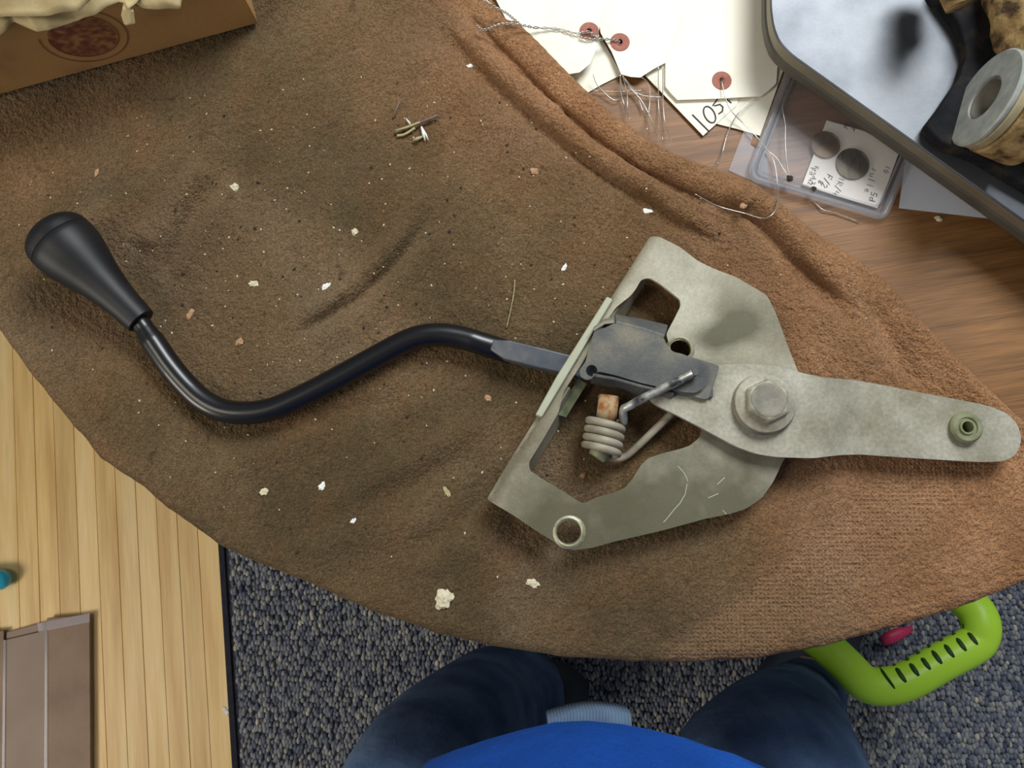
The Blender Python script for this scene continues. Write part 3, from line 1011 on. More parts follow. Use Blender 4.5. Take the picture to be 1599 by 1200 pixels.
# pale guide strip along the outside of the fold and its inner lip
gp = [P(x, y, TW + z) for x, y, z in ((948, 463, 0.0225), (957, 468, 0.0228), (880, 596, 0.0228), (846, 652, 0.0225), (836, 648, 0.0215), (868, 590, 0.0218))]
V = gp + [p - Vector((0, 0, 0.006)) for p in gp]
n6 = 6
F = [tuple(range(6)), tuple(range(11, 5, -1))] + [(i, (i + 1) % 6, (i + 1) % 6 + 6, i + 6) for i in range(6)]
g = mesh_obj('guide_strip', V, F, M['zinc_pale'], lev); recalc(g)
g.modifiers.new('bevel', 'BEVEL').width = 0.0006
g['label'] = 'pale green-grey strip along the folded border'
gp = [P(x, y, TW + z) for x, y, z in ((902, 590, 0.013), (916, 600, 0.010), (884, 652, 0.009), (872, 648, 0.013))]
V = gp + [p - Vector((0, 0, 0.003)) for p in gp]
F = [(0, 1, 2, 3), (7, 6, 5, 4)] + [(i, (i + 1) % 4, (i + 1) % 4 + 4, i + 4) for i in range(4)]
g = mesh_obj('inner_lip', V, F, M['zinc_green'], lev); recalc(g)
# raised rims of the two bracket holes
for (cx, cy, r, rr_, col) in ((888, 831, 26, 19, 'burr'), (1062, 546, 23, 16.5, 'burr')):
    c = PB(cx, cy); s = 1 / 2.44 / 1000
    lathe('hole_rim', (c.x, c.y, c.z - 0.003), (0, 0, 1), [(0.0, rr_ * s), (0.0036, rr_ * s), (0.0042, (rr_ + 2) * s), (0.0036, (rr_ + 5) * s), (0.0028, r * s), (0.0, r * s)], M[col], brk, n=32, closed=True)

# --- dark housing (folded channel with round nose) over the opening
HZ = TW + 0.0300
hou = [(928, 517), (945, 512), (960, 505), (1000, 515), (1036, 527), (1043, 543), (1052, 550), (1066, 553), (1086, 562), (1102, 570), (1107, 582), (1106, 596), (1098, 608), (1086, 614), (1068, 613), (1040, 607), (1000, 598), (960, 586), (934, 580), (924, 592), (916, 594), (906, 588), (905, 578), (914, 566), (920, 545)]
HX = lambda pts, z=HZ: [(P(x, y, z).x, P(x, y, z).y) for x, y in pts]
hs = plate('pivot_housing', HX(rnd(hou, 4)), M['dark_steel'], lev, [HX(circle((924, 579), 9, 20))], th=0.0024, z=HZ, bevel=0.0005)
hs['label'] = 'dark folded steel housing with a rounded nose'


def wall(name, pts_top, pts_bot, mat, parent, t=0.002, zt=HZ - 0.0004, zb=TW + 0.02):
    n = len(pts_top)
    T = [P(x, y, zt) for x, y in pts_top]; B = [P(x, y, zb) for x, y in pts_bot]
    d = (T[-1] - T[0]); nn = Vector((-d.y, d.x, 0)).normalized() * t
    V = T + B + [p + nn for p in T] + [p + nn for p in B]
    F = []
    for i in range(n - 1):
        F += [(i, i + 1, n + i + 1, n + i), (2 * n + i, 3 * n + i, 3 * n + i + 1, 2 * n + i + 1), (i, 2 * n + i, 2 * n + i + 1, i + 1), (n + i, n + i + 1, 3 * n + i + 1, 3 * n + i)]
    F += [(0, n, 3 * n, 2 * n), (n - 1, 3 * n - 1, 4 * n - 1, 2 * n - 1)] if False else [(0, n, 3 * n, 2 * n), (n - 1, 2 * n - 1 + 0, 4 * n - 1, 3 * n - 1)]
    o = mesh_obj(name, V, F, mat, parent); recalc(o)
    mm = o.modifiers.new('bevel', 'BEVEL'); mm.width = 0.0004; mm.segments = 2
    return o


wall('side_wall', [(961, 506), (1000, 516), (1037, 528)], [(959, 495), (1000, 502), (1042, 512)], M['dark_steel'], hs)
w_ = wall('side_wall', [(925, 588), (960, 594), (1000, 605), (1052, 618)], [(922, 600), (955, 606), (1000, 622), (1040, 640)], M['dark_steel'], hs, zt=HZ - 0.001, zb=TW + 0.012)
w_ = wall('end_tab', [(927, 518), (944, 507), (960, 505)], [(930, 514), (946, 502), (961, 496)], M['dusty_steel'], hs)
# ear with the second hole under the left end of the housing
# lever end plate beneath the nose
ep = plate('end_plate', HX(rnd([(1060, 552), (1094, 562), (1123, 571), (1120, 585), (1107, 623), (1100, 625), (1050, 611)], 3), HZ - 0.003), M['end_dust'], lev, th=0.0022, z=HZ - 0.0028, bevel=0.0004)
ep['label'] = 'square dark end of the lever on the arm'

# --- arm: pale plate under the housing, reaching to the right with a joggle
arm_px = [(1010, 622), (1030, 600), (1060, 566), (1120, 570), (1165, 568), (1215, 572), (1250, 582), (1285, 590), (1330, 593), (1370, 600), (1430, 612), (1490, 623), (1540, 633), (1572, 645), (1590, 664), (1596, 688), (1586, 712), (1566, 721), (1530, 722), (1480, 719),
          (1400, 714), (1345, 710), (1310, 711), (1270, 716), (1210, 714), (1180, 709), (1150, 698), (1100, 671), (1060, 650), (1030, 636)]
J0 = P(1268, 650, TW + .02); J1 = P(1345, 655, TW + .012); JE = P(1590, 690, TW + .01)
jd = Vector((JE.x - J0.x, JE.y - J0.y, 0)).normalized()
zj = lambda s: 0.0245 if s < 0 else 0.0245 - 0.0095 * (lambda q: q * q * (3 - 2 * q))(min(1, s / 0.034)) - 0.012 * max(0, s - 0.034)


def arm_z(x, y):
    return TW + zj((x - J0.x) * jd.x + (y - J0.y) * jd.y)


def PA(px, py):
    z = TW + 0.02
    for _ in range(4):
        p = P(px, py, z); z = arm_z(p.x, p.y)
    return P(px, py, z)


cuts = []
for s in np.linspace(0, 0.034, 8):
    q = J0 + jd * float(s); cuts.append(((q.x, q.y), (jd.x, jd.y)))
q = J0 + jd * 0.08; cuts.append(((q.x, q.y), (jd.x, jd.y)))
ar = [(PA(*p).x, PA(*p).y) for p in rnd(arm_px, 10, 3)]
ah = [(PA(*p).x, PA(*p).y) for p in circle((1508, 669), 13, 20)]
arm = plate('arm', ar, M['zinc_arm'], lev, [ah], th=0.0042, zf=arm_z, cuts=cuts, bevel=0.0005)
arm['label'] = 'light grey flat arm with a bend and rounded tip'
# bushing in the tip of the arm
c = PA(1506, 670)
lathe('bushing', (c.x, c.y, c.z - 0.009), (-0.05, 0.05, 1), [(0.0, 0.0054), (0.0, 0.009), (0.009, 0.0092), (0.0105, 0.0100), (0.0128, 0.0100), (0.0142, 0.0088), (0.0142, 0.0064), (0.0132, 0.0060), (0.0132, 0.0052), (0.0146, 0.0046), (0.0146, 0.0036), (0.0, 0.0036)], M['grommet'], lev, n=40, closed=True)['label'] = 'olive green bushing'

# --- bolt: spring washer stack, flange and hexagon head
bc = P(1192, 632, TW + 0.025); bax = Vector((-0.02, 0.12, 1)).normalized()
s = 1 / 2.47 / 1000
lathe('washer', bc - bax * 0.0006, bax, [(0, 0.006), (0, 47 * s), (0.0015, 49 * s), (0.003, 47 * s), (0.003, 0.006)], M['dusty_steel'], lev, n=48)
lathe('bolt_flange', bc + bax * 0.0022, bax, [(0, 0.004), (0, 45 * s), (0.0012, 47 * s), (0.0024, 46 * s), (0.0042, 37 * s), (0.0048, 34 * s), (0.0048, 0)], M['zinc_arm'], lev, n=48)
bq = bax.to_track_quat('Z', 'Y').to_matrix()
V, F = [], []
hr = 36 * s
for zz, r in ((0.0046, hr), (0.0105, hr), (0.0122, hr * 0.86), (0.0122, 0)):
    for k in range(6):
        for sub in (0,):
            a = math.radians(17) + k * math.pi / 3
            V.append(bc + bq @ Vector((r * math.cos(a), r * math.sin(a), zz)))
for i in range(2):
    for k in range(6):
        a, b = i * 6 + k, i * 6 + (k + 1) % 6
        F.append((a, b, b + 6, a + 6))
F += [tuple(range(5, -1, -1)), tuple(range(12, 18))]
V = V[:18]
bh = mesh_obj('bolt_head', V, F, M['zinc_arm'], lev); recalc(bh)
mm = bh.modifiers.new('bevel', 'BEVEL'); mm.width = 0.0009; mm.segments = 3; sharpen(bh, 25)
lathe('bolt_cap', bc + bax * 0.0119, bax, [(0, 27 * s), (0.0005, 26.5 * s), (0.0008, 24 * s), (0.0004, 20 * s), (0.0003, 0)], M['dusty_steel'], bh, n=40)
# bolt shank and nut below, carrying the arm
lathe('bolt_shank', bc - bax * 0.020, bax, [(0, 0.0), (0, 0.0052), (0.020, 0.0052), (0.020, 0)], M['zinc_arm'], lev, n=20)

# --- torsion spring
ca = P(947, 655, TW + 0.0160); cb = P(938, 708, TW + 0.0160)
cax = (cb - ca).normalized(); side = Vector((-cax.y, cax.x, 0)).normalized(); up = Vector((0, 0, 1))
if side.x < 0: side = -side
Rc, rw = 0.0108, 0.0025
hook = [P(1083, 583, HZ + 0.004), P(1074, 588, HZ + 0.0048), P(1050, 600, HZ + 0.0045), P(1015, 617, HZ + 0.003), P(985, 633, HZ + 0.0005), P(974, 640, HZ - 0.004)]
turns = 4.25
coil = []
for i in range(int(turns * 24) + 1):
    a = 2 * math.pi * i / 24
    p = ca + cax * ((cb - ca).length * i / (turns * 24)) + side * Rc * math.cos(a) + up * Rc * math.sin(-a)
    coil.append(p)
tail = [P(955, 716, TW + 0.006), P(975, 714, TW + 0.007), P(995, 698, TW + 0.009), P(1022, 672, TW + 0.012), P(1050, 645, TW + 0.0165)]
hk = tube('spring_hook', spline(hook + [ca + side * Rc + up * 0.003, coil[0]], 6), 0.0027, M['hook_wire'], lev, n=14)
hk['label'] = 'scuffed silver hooked end of the spring'
sp = tube('torsion_spring', coil + spline([coil[-1]] + tail, 6)[3:], rw, M['spring_wire'], lev, n=14)
sp['label'] = 'dusty grey coil of four turns'
lathe('hook_tip', P(1083, 583, HZ + 0.0038), (0.3, 0.1, 1), [(0, 0.0026), (0.0028, 0.0026), (0.0032, 0.0021), (0.0032, 0)], M['dark_steel'], hk, n=16)
# post through the coil: rusty top, dusty lower end
po = tube('spring_post', [P(951, 618, TW + 0.017), P(946, 662, TW + 0.0165)], 0.0066, M['rust'], lev, n=16, squash=0.7)
po['label'] = 'rusty post inside the spring'
tube('post_end', [P(940, 700, TW + 0.013), P(934, 713, TW + 0.012), P(932, 716, TW + 0.012)], [0.0068, 0.0064, 0.005], M['zinc_green'], lev, n=16)

# ------------------------------------------------------------------ kraft box with crumpled paper
c0 = P(405, 40, TW); c1 = P(0, 152, TW)
bu = (c1 - c0); bu.z = 0; bu.normalize(); bv = Vector((-bu.y, bu.x, 0))
if bv.y < 0: bv = -bv
BL, BD, BH = 0.265, 0.20, 0.062
bxb = c0 + bu * BL / 2 + bv * BD / 2; bxb.z = TW
kb_ = thing('cardboard_box', 'open brown kraft cardboard box with red round stamp and crumpled paper, upper left', 'box', bxb)
zc_ = TW + 0.0030


def panel(name, a, b, h, t, n, mat, parent):
    mid = (a + b) / 2 + Vector((0, 0, h / 2)) + n * t / 2
    return box(name, mid, (b - a) / 2, n * t / 2, (0, 0, h / 2), mat, parent, bevel=0.0006)


q0 = c0.copy(); q0.z = zc_
q1 = q0 + bu * BL; q2 = q1 + bv * BD; q3 = q0 + bv * BD
fr = panel('front_panel', q0, q1, BH, 0.003, bv, M['kraft'], kb_)
panel('side_panel', q0 + bv * 0.003, q3, BH, 0.003, bu, M['kraft'], kb_)
panel('side_panel', q1 + bv * 0.003, q2, BH, 0.003, -bu, M['kraft'], kb_)
panel('back_panel', q3 + bu * 0.003, q2 - bu * 0.003, BH, 0.003, -bv, M['kraft'], kb_)
box('bottom_panel', (q0 + q2) / 2 + Vector((0, 0, 0.0015)), bu * (BL / 2 - 0.003), bv * (BD / 2 - 0.003), (0, 0, 0.0015), M['kraft'], kb_)
# stamp on the front panel
sc = q0 + bu * 0.107 - bv * 0.0004 + Vector((0, 0, 0.0335))


def ring_face(cx, r0, r1, a0, a1, n=48, off=0.0):
    V, F = [], []
    for i in range(n + 1):
        a = a0 + (a1 - a0) * i / n
        d = bu * -math.cos(a) + Vector((0, 0, 1)) * math.sin(a)
        for r in (r0, r1):
            V.append(cx + d * r - bv * off)
    for i in range(n):
        F.append((2 * i, 2 * i + 1, 2 * i + 3, 2 * i + 2))
    return V, F


V, F = join([ring_face(sc, 0.0262, 0.0268, -3.5, 0.9), ring_face(sc, 0.0205, 0.0211, -3.5, 1.2)])
mesh_obj('stamp_ring', V, F, M['stamp_line'], kb_)['label'] = 'thin dark red double ring print'
V, F = ring_face(sc + bu * 0.001, 0.0, 0.0205, 0, 2 * math.pi, 48, 0.0001)
mesh_obj('stamp_print', V, F, M['stamp'], kb_)['label'] = 'faded red round print, unreadable'
V, F = ring_face(sc + bu * -0.001 + Vector((0, 0, -0.017)), 0.0, 0.013, math.pi, 2 * math.pi, 30, 0.0002)

# crumpled packing paper over the front rim
edge_px = [(-160, 120), (-60, 85), (0, 60), (14, 50), (26, 38), (38, 43), (60, 52), (80, 49), (100, 40), (130, 28), (150, 23), (168, 10), (184, 2), (194, 4), (200, 14), (212, 4), (226, -10), (240, -24)]
PZ = TW + BH + 0.012


def crumple(name, edge, z0, rise, parent, seed, back=0.16, n=120, m=60):
    E = resample([P(x, y, z0) for x, y in edge], n)
    v = np.linspace(0, 1, m)
    X = E[:, None, 0] + bv.x * back * v; Y = E[:, None, 1] + bv.y * back * v
    Z = np.zeros_like(X)
    for i in range(n):
        for j in range(m):
            p = Vector((X[i, j] * 26, Y[i, j] * 26, seed))
            d = mnoise.voronoi(p)[0]
            d2 = mnoise.voronoi(p * 2.3)[0]
            Z[i, j] = (d[1] - d[0]) * 0.012 + (d2[1] - d2[0]) * 0.007 + mnoise.noise(p * 0.4) * 0.006
    Z += z0 + rise * np.sin(np.pi * np.clip(v * 0.9, 0, 1))[None, :] ** 0.6
    k = np.clip(v / 0.08, 0, 1)[None, :]
    Z = Z * k + (z0 + (Z - z0) * 0.25) * (1 - k)
    V = np.stack([X, Y, Z], -1)
    o = grid_obj(name, V, M['kraft_paper'], parent)
    mm = o.modifiers.new('thick', 'SOLIDIFY'); mm.thickness = 0.0004
    return o


pp_base = P(60, -60, PZ)
pap = thing('packing_paper', 'crumpled tan packing paper spilling over the rim of the cardboard box', 'paper', (pp_base.x, pp_base.y, TW + BH))
crumple('paper_sheet', edge_px, PZ, 0.010, pap, 1.0)
crumple('paper_flap', [(-160, 60), (-60, 28), (0, 27), (40, 27), (80, 25), (125, 18), (140, 5), (160, -10)], PZ + 0.010, 0.012, pap, 5.0, back=0.12, n=90, m=40)
crumple('paper_flap', [(214, 12), (230, 15), (250, 17), (282, 14), (285, -4), (290, -30)], PZ - 0.006, 0.004, pap, 9.0, back=0.07, n=50, m=30)
V, F = tube_data([P(198, 2, PZ - .001), P(200, 16, PZ - .003), P(200, 30, PZ - .008), P(195, 38, PZ - .010)], [0.002, 0.0035, 0.0045, 0.0008], 6, 0.3)
mesh_obj('torn_shred', V, F, M['kraft_paper'], pap)

# ------------------------------------------------------------------ things on the bare table, top
tz = TZ


def flat_sheet(name, px_pts, z, mat, parent=None, th_=0.0006, holes=(), base=None, bev=0):
    pts = [(P(x, y, z).x, P(x, y, z).y) for x, y in px_pts]
    hs_ = [[(P(x, y, z).x, P(x, y, z).y) for x, y in h] for h in holes]
    return plate(name, pts, mat, parent, hs_, th=th_, z=z, bevel=bev, base=base)


def stroke(parts, pts, z, r=0.00035, n=5):
    parts.append(tube_data([P(x, y, z) for x, y in pts], r, n, 0.4))


def make_tag(px_pts, z, label, hole, outl=None, cat='tag', eyelet=True, part_name='tag_card'):
    c = P(*hole, z)
    t = thing('shipping_tag', label, cat, (c.x, c.y, TZ))
    holes = [circle(hole, 4.5, 14)] if eyelet else []
    flat_sheet(part_name, px_pts, z, M['tag_paper'], t, 0.0005, holes)
    if eyelet:
        s = 1 / 2.4 / 1000
        lathe('eyelet_patch', (c.x, c.y, z - 0.0001), (0, 0, 1), [(0, 4.6 * s), (0.0005, 4.6 * s), (0.0007, 6 * s), (0.0006, 16 * s), (0.0002, 16.6 * s), (0, 16.4 * s)], M['eyelet_red'], t, n=36, closed=True)['label'] = 'reddish brown round reinforcement patch'
        lathe('eyelet_rim', (c.x, c.y, z + 0.0003), (0, 0, 1), [(0, 4.4 * s), (0.0006, 4.6 * s), (0.0008, 5.6 * s), (0.0005, 6.6 * s), (0, 6.6 * s)], M['eyelet_red'], t, n=24, closed=True)
    return t


ta = make_tag([(700, -150), (880, -150), (948, -20), (938, 22), (934, 62), (928, 85), (921, 100), (905, 113), (880, 117), (850, 110), (810, 70)], 0.7600,
              'white shipping tag closest to the folded towel hem, wire tied through its eyelet', (920, 49))
tb = make_tag([(860, 60), (935, 52), (968, 112), (968, 118), (940, 132), (905, 152), (880, 150), (850, 100)], 0.7512,
              'plain blank tag corner sticking out under the two left tags beside the towel', (920, 60), eyelet=False)
tc_ = make_tag([(905, -150), (1100, -150), (1100, -60), (1060, 40), (1039, 98), (1020, 108), (1000, 121), (985, 120), (970, 116), (955, 80), (938, 52)], 0.7560,
               'white shipping tag in the middle of the row with an empty brown eyelet', (968, 66))
td = make_tag([(1030, 60), (1130, 60), (1160, 130), (1150, 165), (1098, 212), (1008, 118)], 0.7521, 'cream tag with the handwritten number 105 on its corner', (1060, 100), eyelet=False)
te = make_tag([(1110, 60), (1228, 60), (1230, 90), (1187, 212), (1150, 201), (1118, 193), (1112, 150)], 0.7514,
              'cream tag beneath the right hand tag, its blank end pointing at the plastic coin case', (1170, 120), eyelet=False)
tf = make_tag([(1039, -150), (1215, -150), (1215, 95), (1212, 130), (1202, 140), (1189, 150), (1120, 154), (1058, 156), (1048, 146), (1039, 135)], 0.7545,
              'white shipping tag with brown eyelet lying on the handwritten tag beside the steel platform', (1127, 126))
sheet = flat_sheet('paper_sheet', [(1060, -150), (1290, -150), (1250, 40), (1223, 100), (1214, 128), (1200, 120), (1100, 40)], 0.7508, M['white_paper'], th_=0.0004, base=(P(1200, 0, TZ).x, P(1200, 0, TZ).y, TZ))
tag(sheet, 'grey-white paper sheet mostly hidden between tags and the steel tray', 'paper')
for h in ((968, 66), (1127, 126)):
    pass
parts = []
zi = 0.7523
stroke(parts, [(1081, 179), (1094, 192), (1107, 205)], zi, 0.00055)
cc = circle((1108, 179), 8, 16, 14, math.radians(-28)); stroke(parts, cc + cc[:1], zi, 0.00055)
stroke(parts, [(1121, 154), (1113, 165), (1117, 165), (1124, 163), (1129, 167), (1128, 174), (1122, 178)], zi, 0.00055)
V, F = join(parts)
mesh_obj('handwriting', V, F, M['ink'], td)['label'] = 'dark handwritten number 105'
parts = []
stroke(parts, [(1131, 152), (1136, 156), (1142, 161)], 0.7523, 0.00055)
V, F = join(parts)
mesh_obj('handwriting', V, F, M['ink'], te)['label'] = 'last dark pen stroke'

# wires
WIRES = [
    ('silver tag wire looping from the right hand eyelet down onto the towel', [(1127, 127, .7565), (1132, 150, .758), (1141, 172, .757), (1160, 192, .755), (1180, 212, .7555), (1198, 234, .754), (1209, 255, .754), (1214, 290, .757), (1214, 318, .766), (1207, 334, .770), (1192, 341, .769), (1165, 334, .764), (1130, 325, .763), (1108, 316, .765), (1085, 303, .768)], 0.0004, 'eyelet wire'),
    ('short silver wire curving down from under the right hand tag to the towel edge', [(1180, 152, .7555), (1165, 164, .756), (1152, 178, .756), (1142, 195, .754), (1134, 215, .753), (1128, 238, .754), (1121, 256, .760)], 0.00035, ''),
    ('thin silver wire coming from under the steel tray across the plastic case', [(1238, 110, .757), (1232, 130, .757), (1227, 148, .757), (1222, 168, .757), (1226, 195, .757), (1226, 220, .757), (1228, 250, .757), (1233, 280, .7565)], 0.00035, ''),
    ('kinked silver wire branch ending at the dark crumb on the plastic case', [(1199, 236, .7545), (1212, 246, .7555), (1222, 262, .7565), (1232, 278, .7565)], 0.0003, ''),
    ('silver wire loop hanging left of the gap between tags', [(926, 116, .7575), (932, 132, .7555), (945, 146, .7535), (958, 156, .753), (968, 154, .753), (972, 142, .754), (970, 128, .756), (968, 117, .758)], 0.00032, ''),
    ('leftmost of the silver wires falling to the towel from the middle tag', [(969, 116, .758), (969, 140, .755), (975, 165, .754), (983, 186, .762)], 0.0003, ''),
    ('second silver wire from the left in the fan of wires below the middle tag', [(973, 120, .757), (979, 145, .754), (980, 170, .754), (982, 184, .760)], 0.00028, ''),
    ('long silver wire of the fan reaching lowest right on the towel', [(972, 118, .758), (984, 137, .755), (1000, 155, .754), (1013, 178, .754), (1022, 200, .757), (1028, 214, .763)], 0.00032, ''),
    ('short broken silver wire end in the fan below the middle tag', [(975, 122, .757), (992, 144, .754), (999, 160, .753), (1004, 174, .753)], 0.00028, ''),
    ('bowed silver wire of the fan starting at the right corner of the middle tag', [(1002, 121, .757), (1012, 130, .755), (1015, 150, .754), (1013, 175, .754), (1010, 204, .760)], 0.00032, ''),
    ('nearly straight silver wire in front of the handwritten tag, left one', [(1028, 104, .759), (1028, 140, .7535), (1029, 175, .753), (1035, 220, .763)], 0.0003, ''),
    ('nearly straight silver wire in front of the handwritten tag, right one', [(1035, 102, .759), (1035, 150, .7535), (1038, 190, .753), (1047, 216, .760), (1046, 228, .766)], 0.0003, ''),
    ('silver wire lying level between the blank tag corner and the fan', [(925, 141, .753), (950, 143, .753), (975, 143, .753), (1003, 141, .753)], 0.00035, ''),
    ('silver wire end pointing at the handwritten tag from the fan', [(978, 137, .7535), (1000, 148, .7535), (1016, 151, .7532), (1034, 152, .753)], 0.0003, ''),
    ('thin wire curl lying on the wooden table below the plastic case', [(1268, 312, .7515), (1276, 320, .7512), (1286, 328, .752), (1305, 333, .7515), (1342, 347, .7512)], 0.0003, ''),
]
for lab, pts, r, _ in WIRES:
    pp = [P(x, y, z) for x, y, z in pts]
    for i, (x, y, z) in enumerate(pts):
        if z > 0.7595 or y > 190:
            q = P(x, y, TW); hh = towel_h(np.array([q.x]), np.array([q.y]))[0]
            px_in = dist_poly(np.array([float(x)]), np.array([float(y)]), U_px)[0][0]
    o = tube('tag_wire', spline(pp, 5), r, M['wire'], None, n=6, base=(pp[0].x, pp[0].y, TZ))
    tag(o, lab, 'wire', 'tag wires')


def twist(pts, lab, r=0.0004):
    pth = spline([P(x, y, z) for x, y, z in pts], 14)
    parts = []
    for ph in (0, math.pi):
        q = []
        for i, p in enumerate(pth):
            t = (pth[min(i + 1, len(pth) - 1)] - pth[max(i - 1, 0)]).normalized()
            n = Vector((0, 0, 1)); b = t.cross(n)
            a = i * 0.55 + ph
            q.append(p + (n * math.sin(a) + b * math.cos(a)) * 0.0006)
        parts.append(tube_data(q, r, 5))
    V, F = join(parts)
    o = mesh_obj('tag_wire', V, F, M['wire'], None, True, base=(pth[0].x, pth[0].y, TZ))
    tag(o, lab, 'wire', 'tag wires')


twist([(745, 40, .7665), (752, 46, .766), (764, 45, .766), (775, 40, .768), (792, 37, .770), (815, 39, .768), (835, 43, .764), (870, 45, .7615), (900, 52, .762), (920, 50, .7625), (936, 62, .7615)], 'twisted silver wire crossing the towel hem to the leftmost eyelet')
twist([(748, -4, .768), (765, 6, .769), (778, 14, .768), (790, 20, .768), (800, 28, .767), (810, 36, .765)], 'short twisted silver wire lying on the towel hem at the top')

# white twin ties hooking the left tags together
twist([(905, 58, .7618), (920, 61, .762), (940, 61, .760), (958, 62, .758), (968, 66, .7568)], 'twisted silver wire joining the two left eyelets')

# plastic case with card and coins
cb_ = P(1290, 260, TZ)
case = thing('coin_case', 'clear plastic sleeve case holding a handwritten card and two coins beside the steel tray', 'case', (cb_.x, cb_.y, TZ))
layer = flat_sheet('film_flap', [(1165, 196), (1178, 200), (1174, 226), (1184, 230), (1205, 180), (1232, 110), (1180, 200), (1138, 262), (1150, 275), (1330, 330), (1340, 318), (1172, 262)][:0] + [(1167, 190), (1178, 205), (1172, 226), (1180, 232), (1196, 200), (1200, 290), (1180, 285), (1138, 266)], 0.7512, M['sleeve_film'], case, 0.0003)
case_px = rnd([(1236, 100), (1172, 268), (1178, 280), (1374, 338), (1382, 334), (1450, 170)], 8, 4)
flat_sheet('case_floor', case_px, 0.7514, M['clear'], case, 0.0008)
flat_sheet('case_lid', case_px, 0.7572, M['clear'], case, 0.0007, bev=0.0002)
loopw = [P(x, y, 0.7541) for x, y in case_px]
tube('case_rim', loopw + loopw[:1], 0.0026, M['clear_edge'], case, n=10)
lp2 = [P(x, y, 0.7541) for x, y in rnd([(1244, 110), (1184, 262), (1190, 270), (1366, 322), (1374, 318), (1440, 170)], 8, 4)]
tube('inner_rim', lp2 + lp2[:1], 0.0009, M['clear_edge'], case, n=8)
card = flat_sheet('coin_card', [(1291, 188), (1253, 288), (1310, 307), (1370, 325), (1382, 297), (1405, 235), (1350, 205)], 0.7526, M['card'], base=(P(1320, 250, TZ).x, P(1320, 250, TZ).y, TZ + 0.0016))
tag(card, 'white handwritten card inside the clear plastic case', 'card')
for (cx, cy, r, mk, lab, z) in ((1288, 227, 23.5, 'coin', 'small plain brown coin at the left edge of the card', 0.7527), (1330, 257, 27, 'coin_dark', 'larger dark streaked coin in the middle of the card', 0.7527)):
    c = P(cx, cy, z); s = 1 / 2.38 / 1000
    o = lathe('coin', (c.x, c.y, z), (0, 0, 1), [(0, 0), (0, r * s), (0.0012, r * s), (0.0015, r * s * 0.98), (0.0015, r * s * 0.93), (0.00125, r * s * 0.91), (0.00125, 0)], M[mk], None, n=48, base=(c.x, c.y, z))
    tag(o, lab, 'coin', 'coins in the plastic case')


# simple stroke font for the card: glyph coordinates, x across (0..1), y up (0..1)
G = {'F': [[(0, 0), (0, 1), (.6, 1)], [(0, .5), (.5, .5)]], 'i': [[(.2, 0), (.2, .6)]], 'd': [[(.6, 1), (.6, 0), (.1, 0), (.05, .4), (.6, .5)]], '/': [[(0, -.2), (.6, 1.2)]],
     '2': [[(0, .8), (.3, 1), (.6, .75), (0, 0), (.6, 0)]], '1': [[(.3, 0), (.3, 1)]], 'R': [[(0, 0), (0, 1), (.5, .9), (.5, .6), (0, .5), (.6, 0)]], '4': [[(.1, 1), (0, .4), (.6, .4)], [(.5, .8), (.5, 0)]],
     's': [[(.5, .5), (.1, .5), (.4, .2), (0, 0)]], 'u': [[(0, .5), (.1, 0), (.5, 0), (.5, .5)]], 'l': [[(.2, 0), (.2, 1)]], 'e': [[(0, .3), (.5, .35), (.3, .55), (0, .3), (.2, 0), (.5, .05)]],
     '5': [[(.6, 1), (.1, 1), (.05, .55), (.5, .5), (.5, .1), (0, 0)]], 'r': [[(0, 0), (0, .5), (.4, .5)]], 't': [[(.2, 0), (.2, .8)], [(0, .5), (.4, .5)]], '0': [[(.3, 0), (0, .5), (.3, 1), (.6, .5), (.3, 0)]],
     'o': [[(.3, 0), (.05, .25), (.3, .5), (.5, .25), (.3, 0)]], '8': [[(.3, .5), (0, .8), (.3, 1), (.6, .8), (.3, .5), (0, .2), (.3, 0), (.6, .2), (.3, .5)]]}


def write(parts, text, x, y, size, ang, z, r=0.00022):
    """handwriting starting at pixel (x, y) running in direction ang (degrees, clockwise from right)"""
    a = math.radians(ang); dx, dy = math.cos(a), math.sin(a); ux, uy = dy, -dx
    for ch in text:
        for st in G.get(ch, []):
            pts = [(x + (gx * dx + gy * ux) * size, y + (gx * dy + gy * uy) * size) for gx, gy in st]
            stroke(parts, pts, z, r, 4)
        adv = 0.85 if ch != ' ' else 0.6
        x += dx * size * adv; y += dy * size * adv


parts = []
write(parts, 'Fd 42', 1266, 262, 7, 100, 0.7528)
write(parts, 'Fird 2', 1272, 260, 6, 100, 0.7528)
write(parts, 'F/2', 1292, 272, 9, 118, 0.7528, 0.0003)
write(parts, '8', 1279, 281, 7, 118, 0.7528, 0.0003)
write(parts, '1R/4', 1311, 276, 9, 112, 0.7528)
write(parts, '5d', 1361, 300, 9, 105, 0.7528, 0.0003)
write(parts, '10', 1383, 258, 8, 110, 0.7528)
write(parts, 'R 4', 1318, 200, 8, 20, 0.7528)
V, F = join(parts)
tag(mesh_obj('handwriting', V, F, M['ink'], card), 'small dark pen notes', None, None, 'stuff')
parts = []
write(parts, 'sulle', 1362, 262, 10, 108, 0.7528, 0.0003)
V, F = join(parts)
mesh_obj('handwriting', V, F, M['pencil'], card)['label'] = 'pale pencil word'

# pale paper under the right end of the tray
o = flat_sheet('paper_sheet', [(1415, 240), (1404, 325), (1527, 339), (1640, 352), (1620, 220)], 0.7508, M['white_paper'], th_=0.0005, base=(P(1480, 300, TZ).x, P(1480, 300, TZ).y, TZ))
tag(o, 'blue-white paper corner sticking out below the steel tray', 'paper')

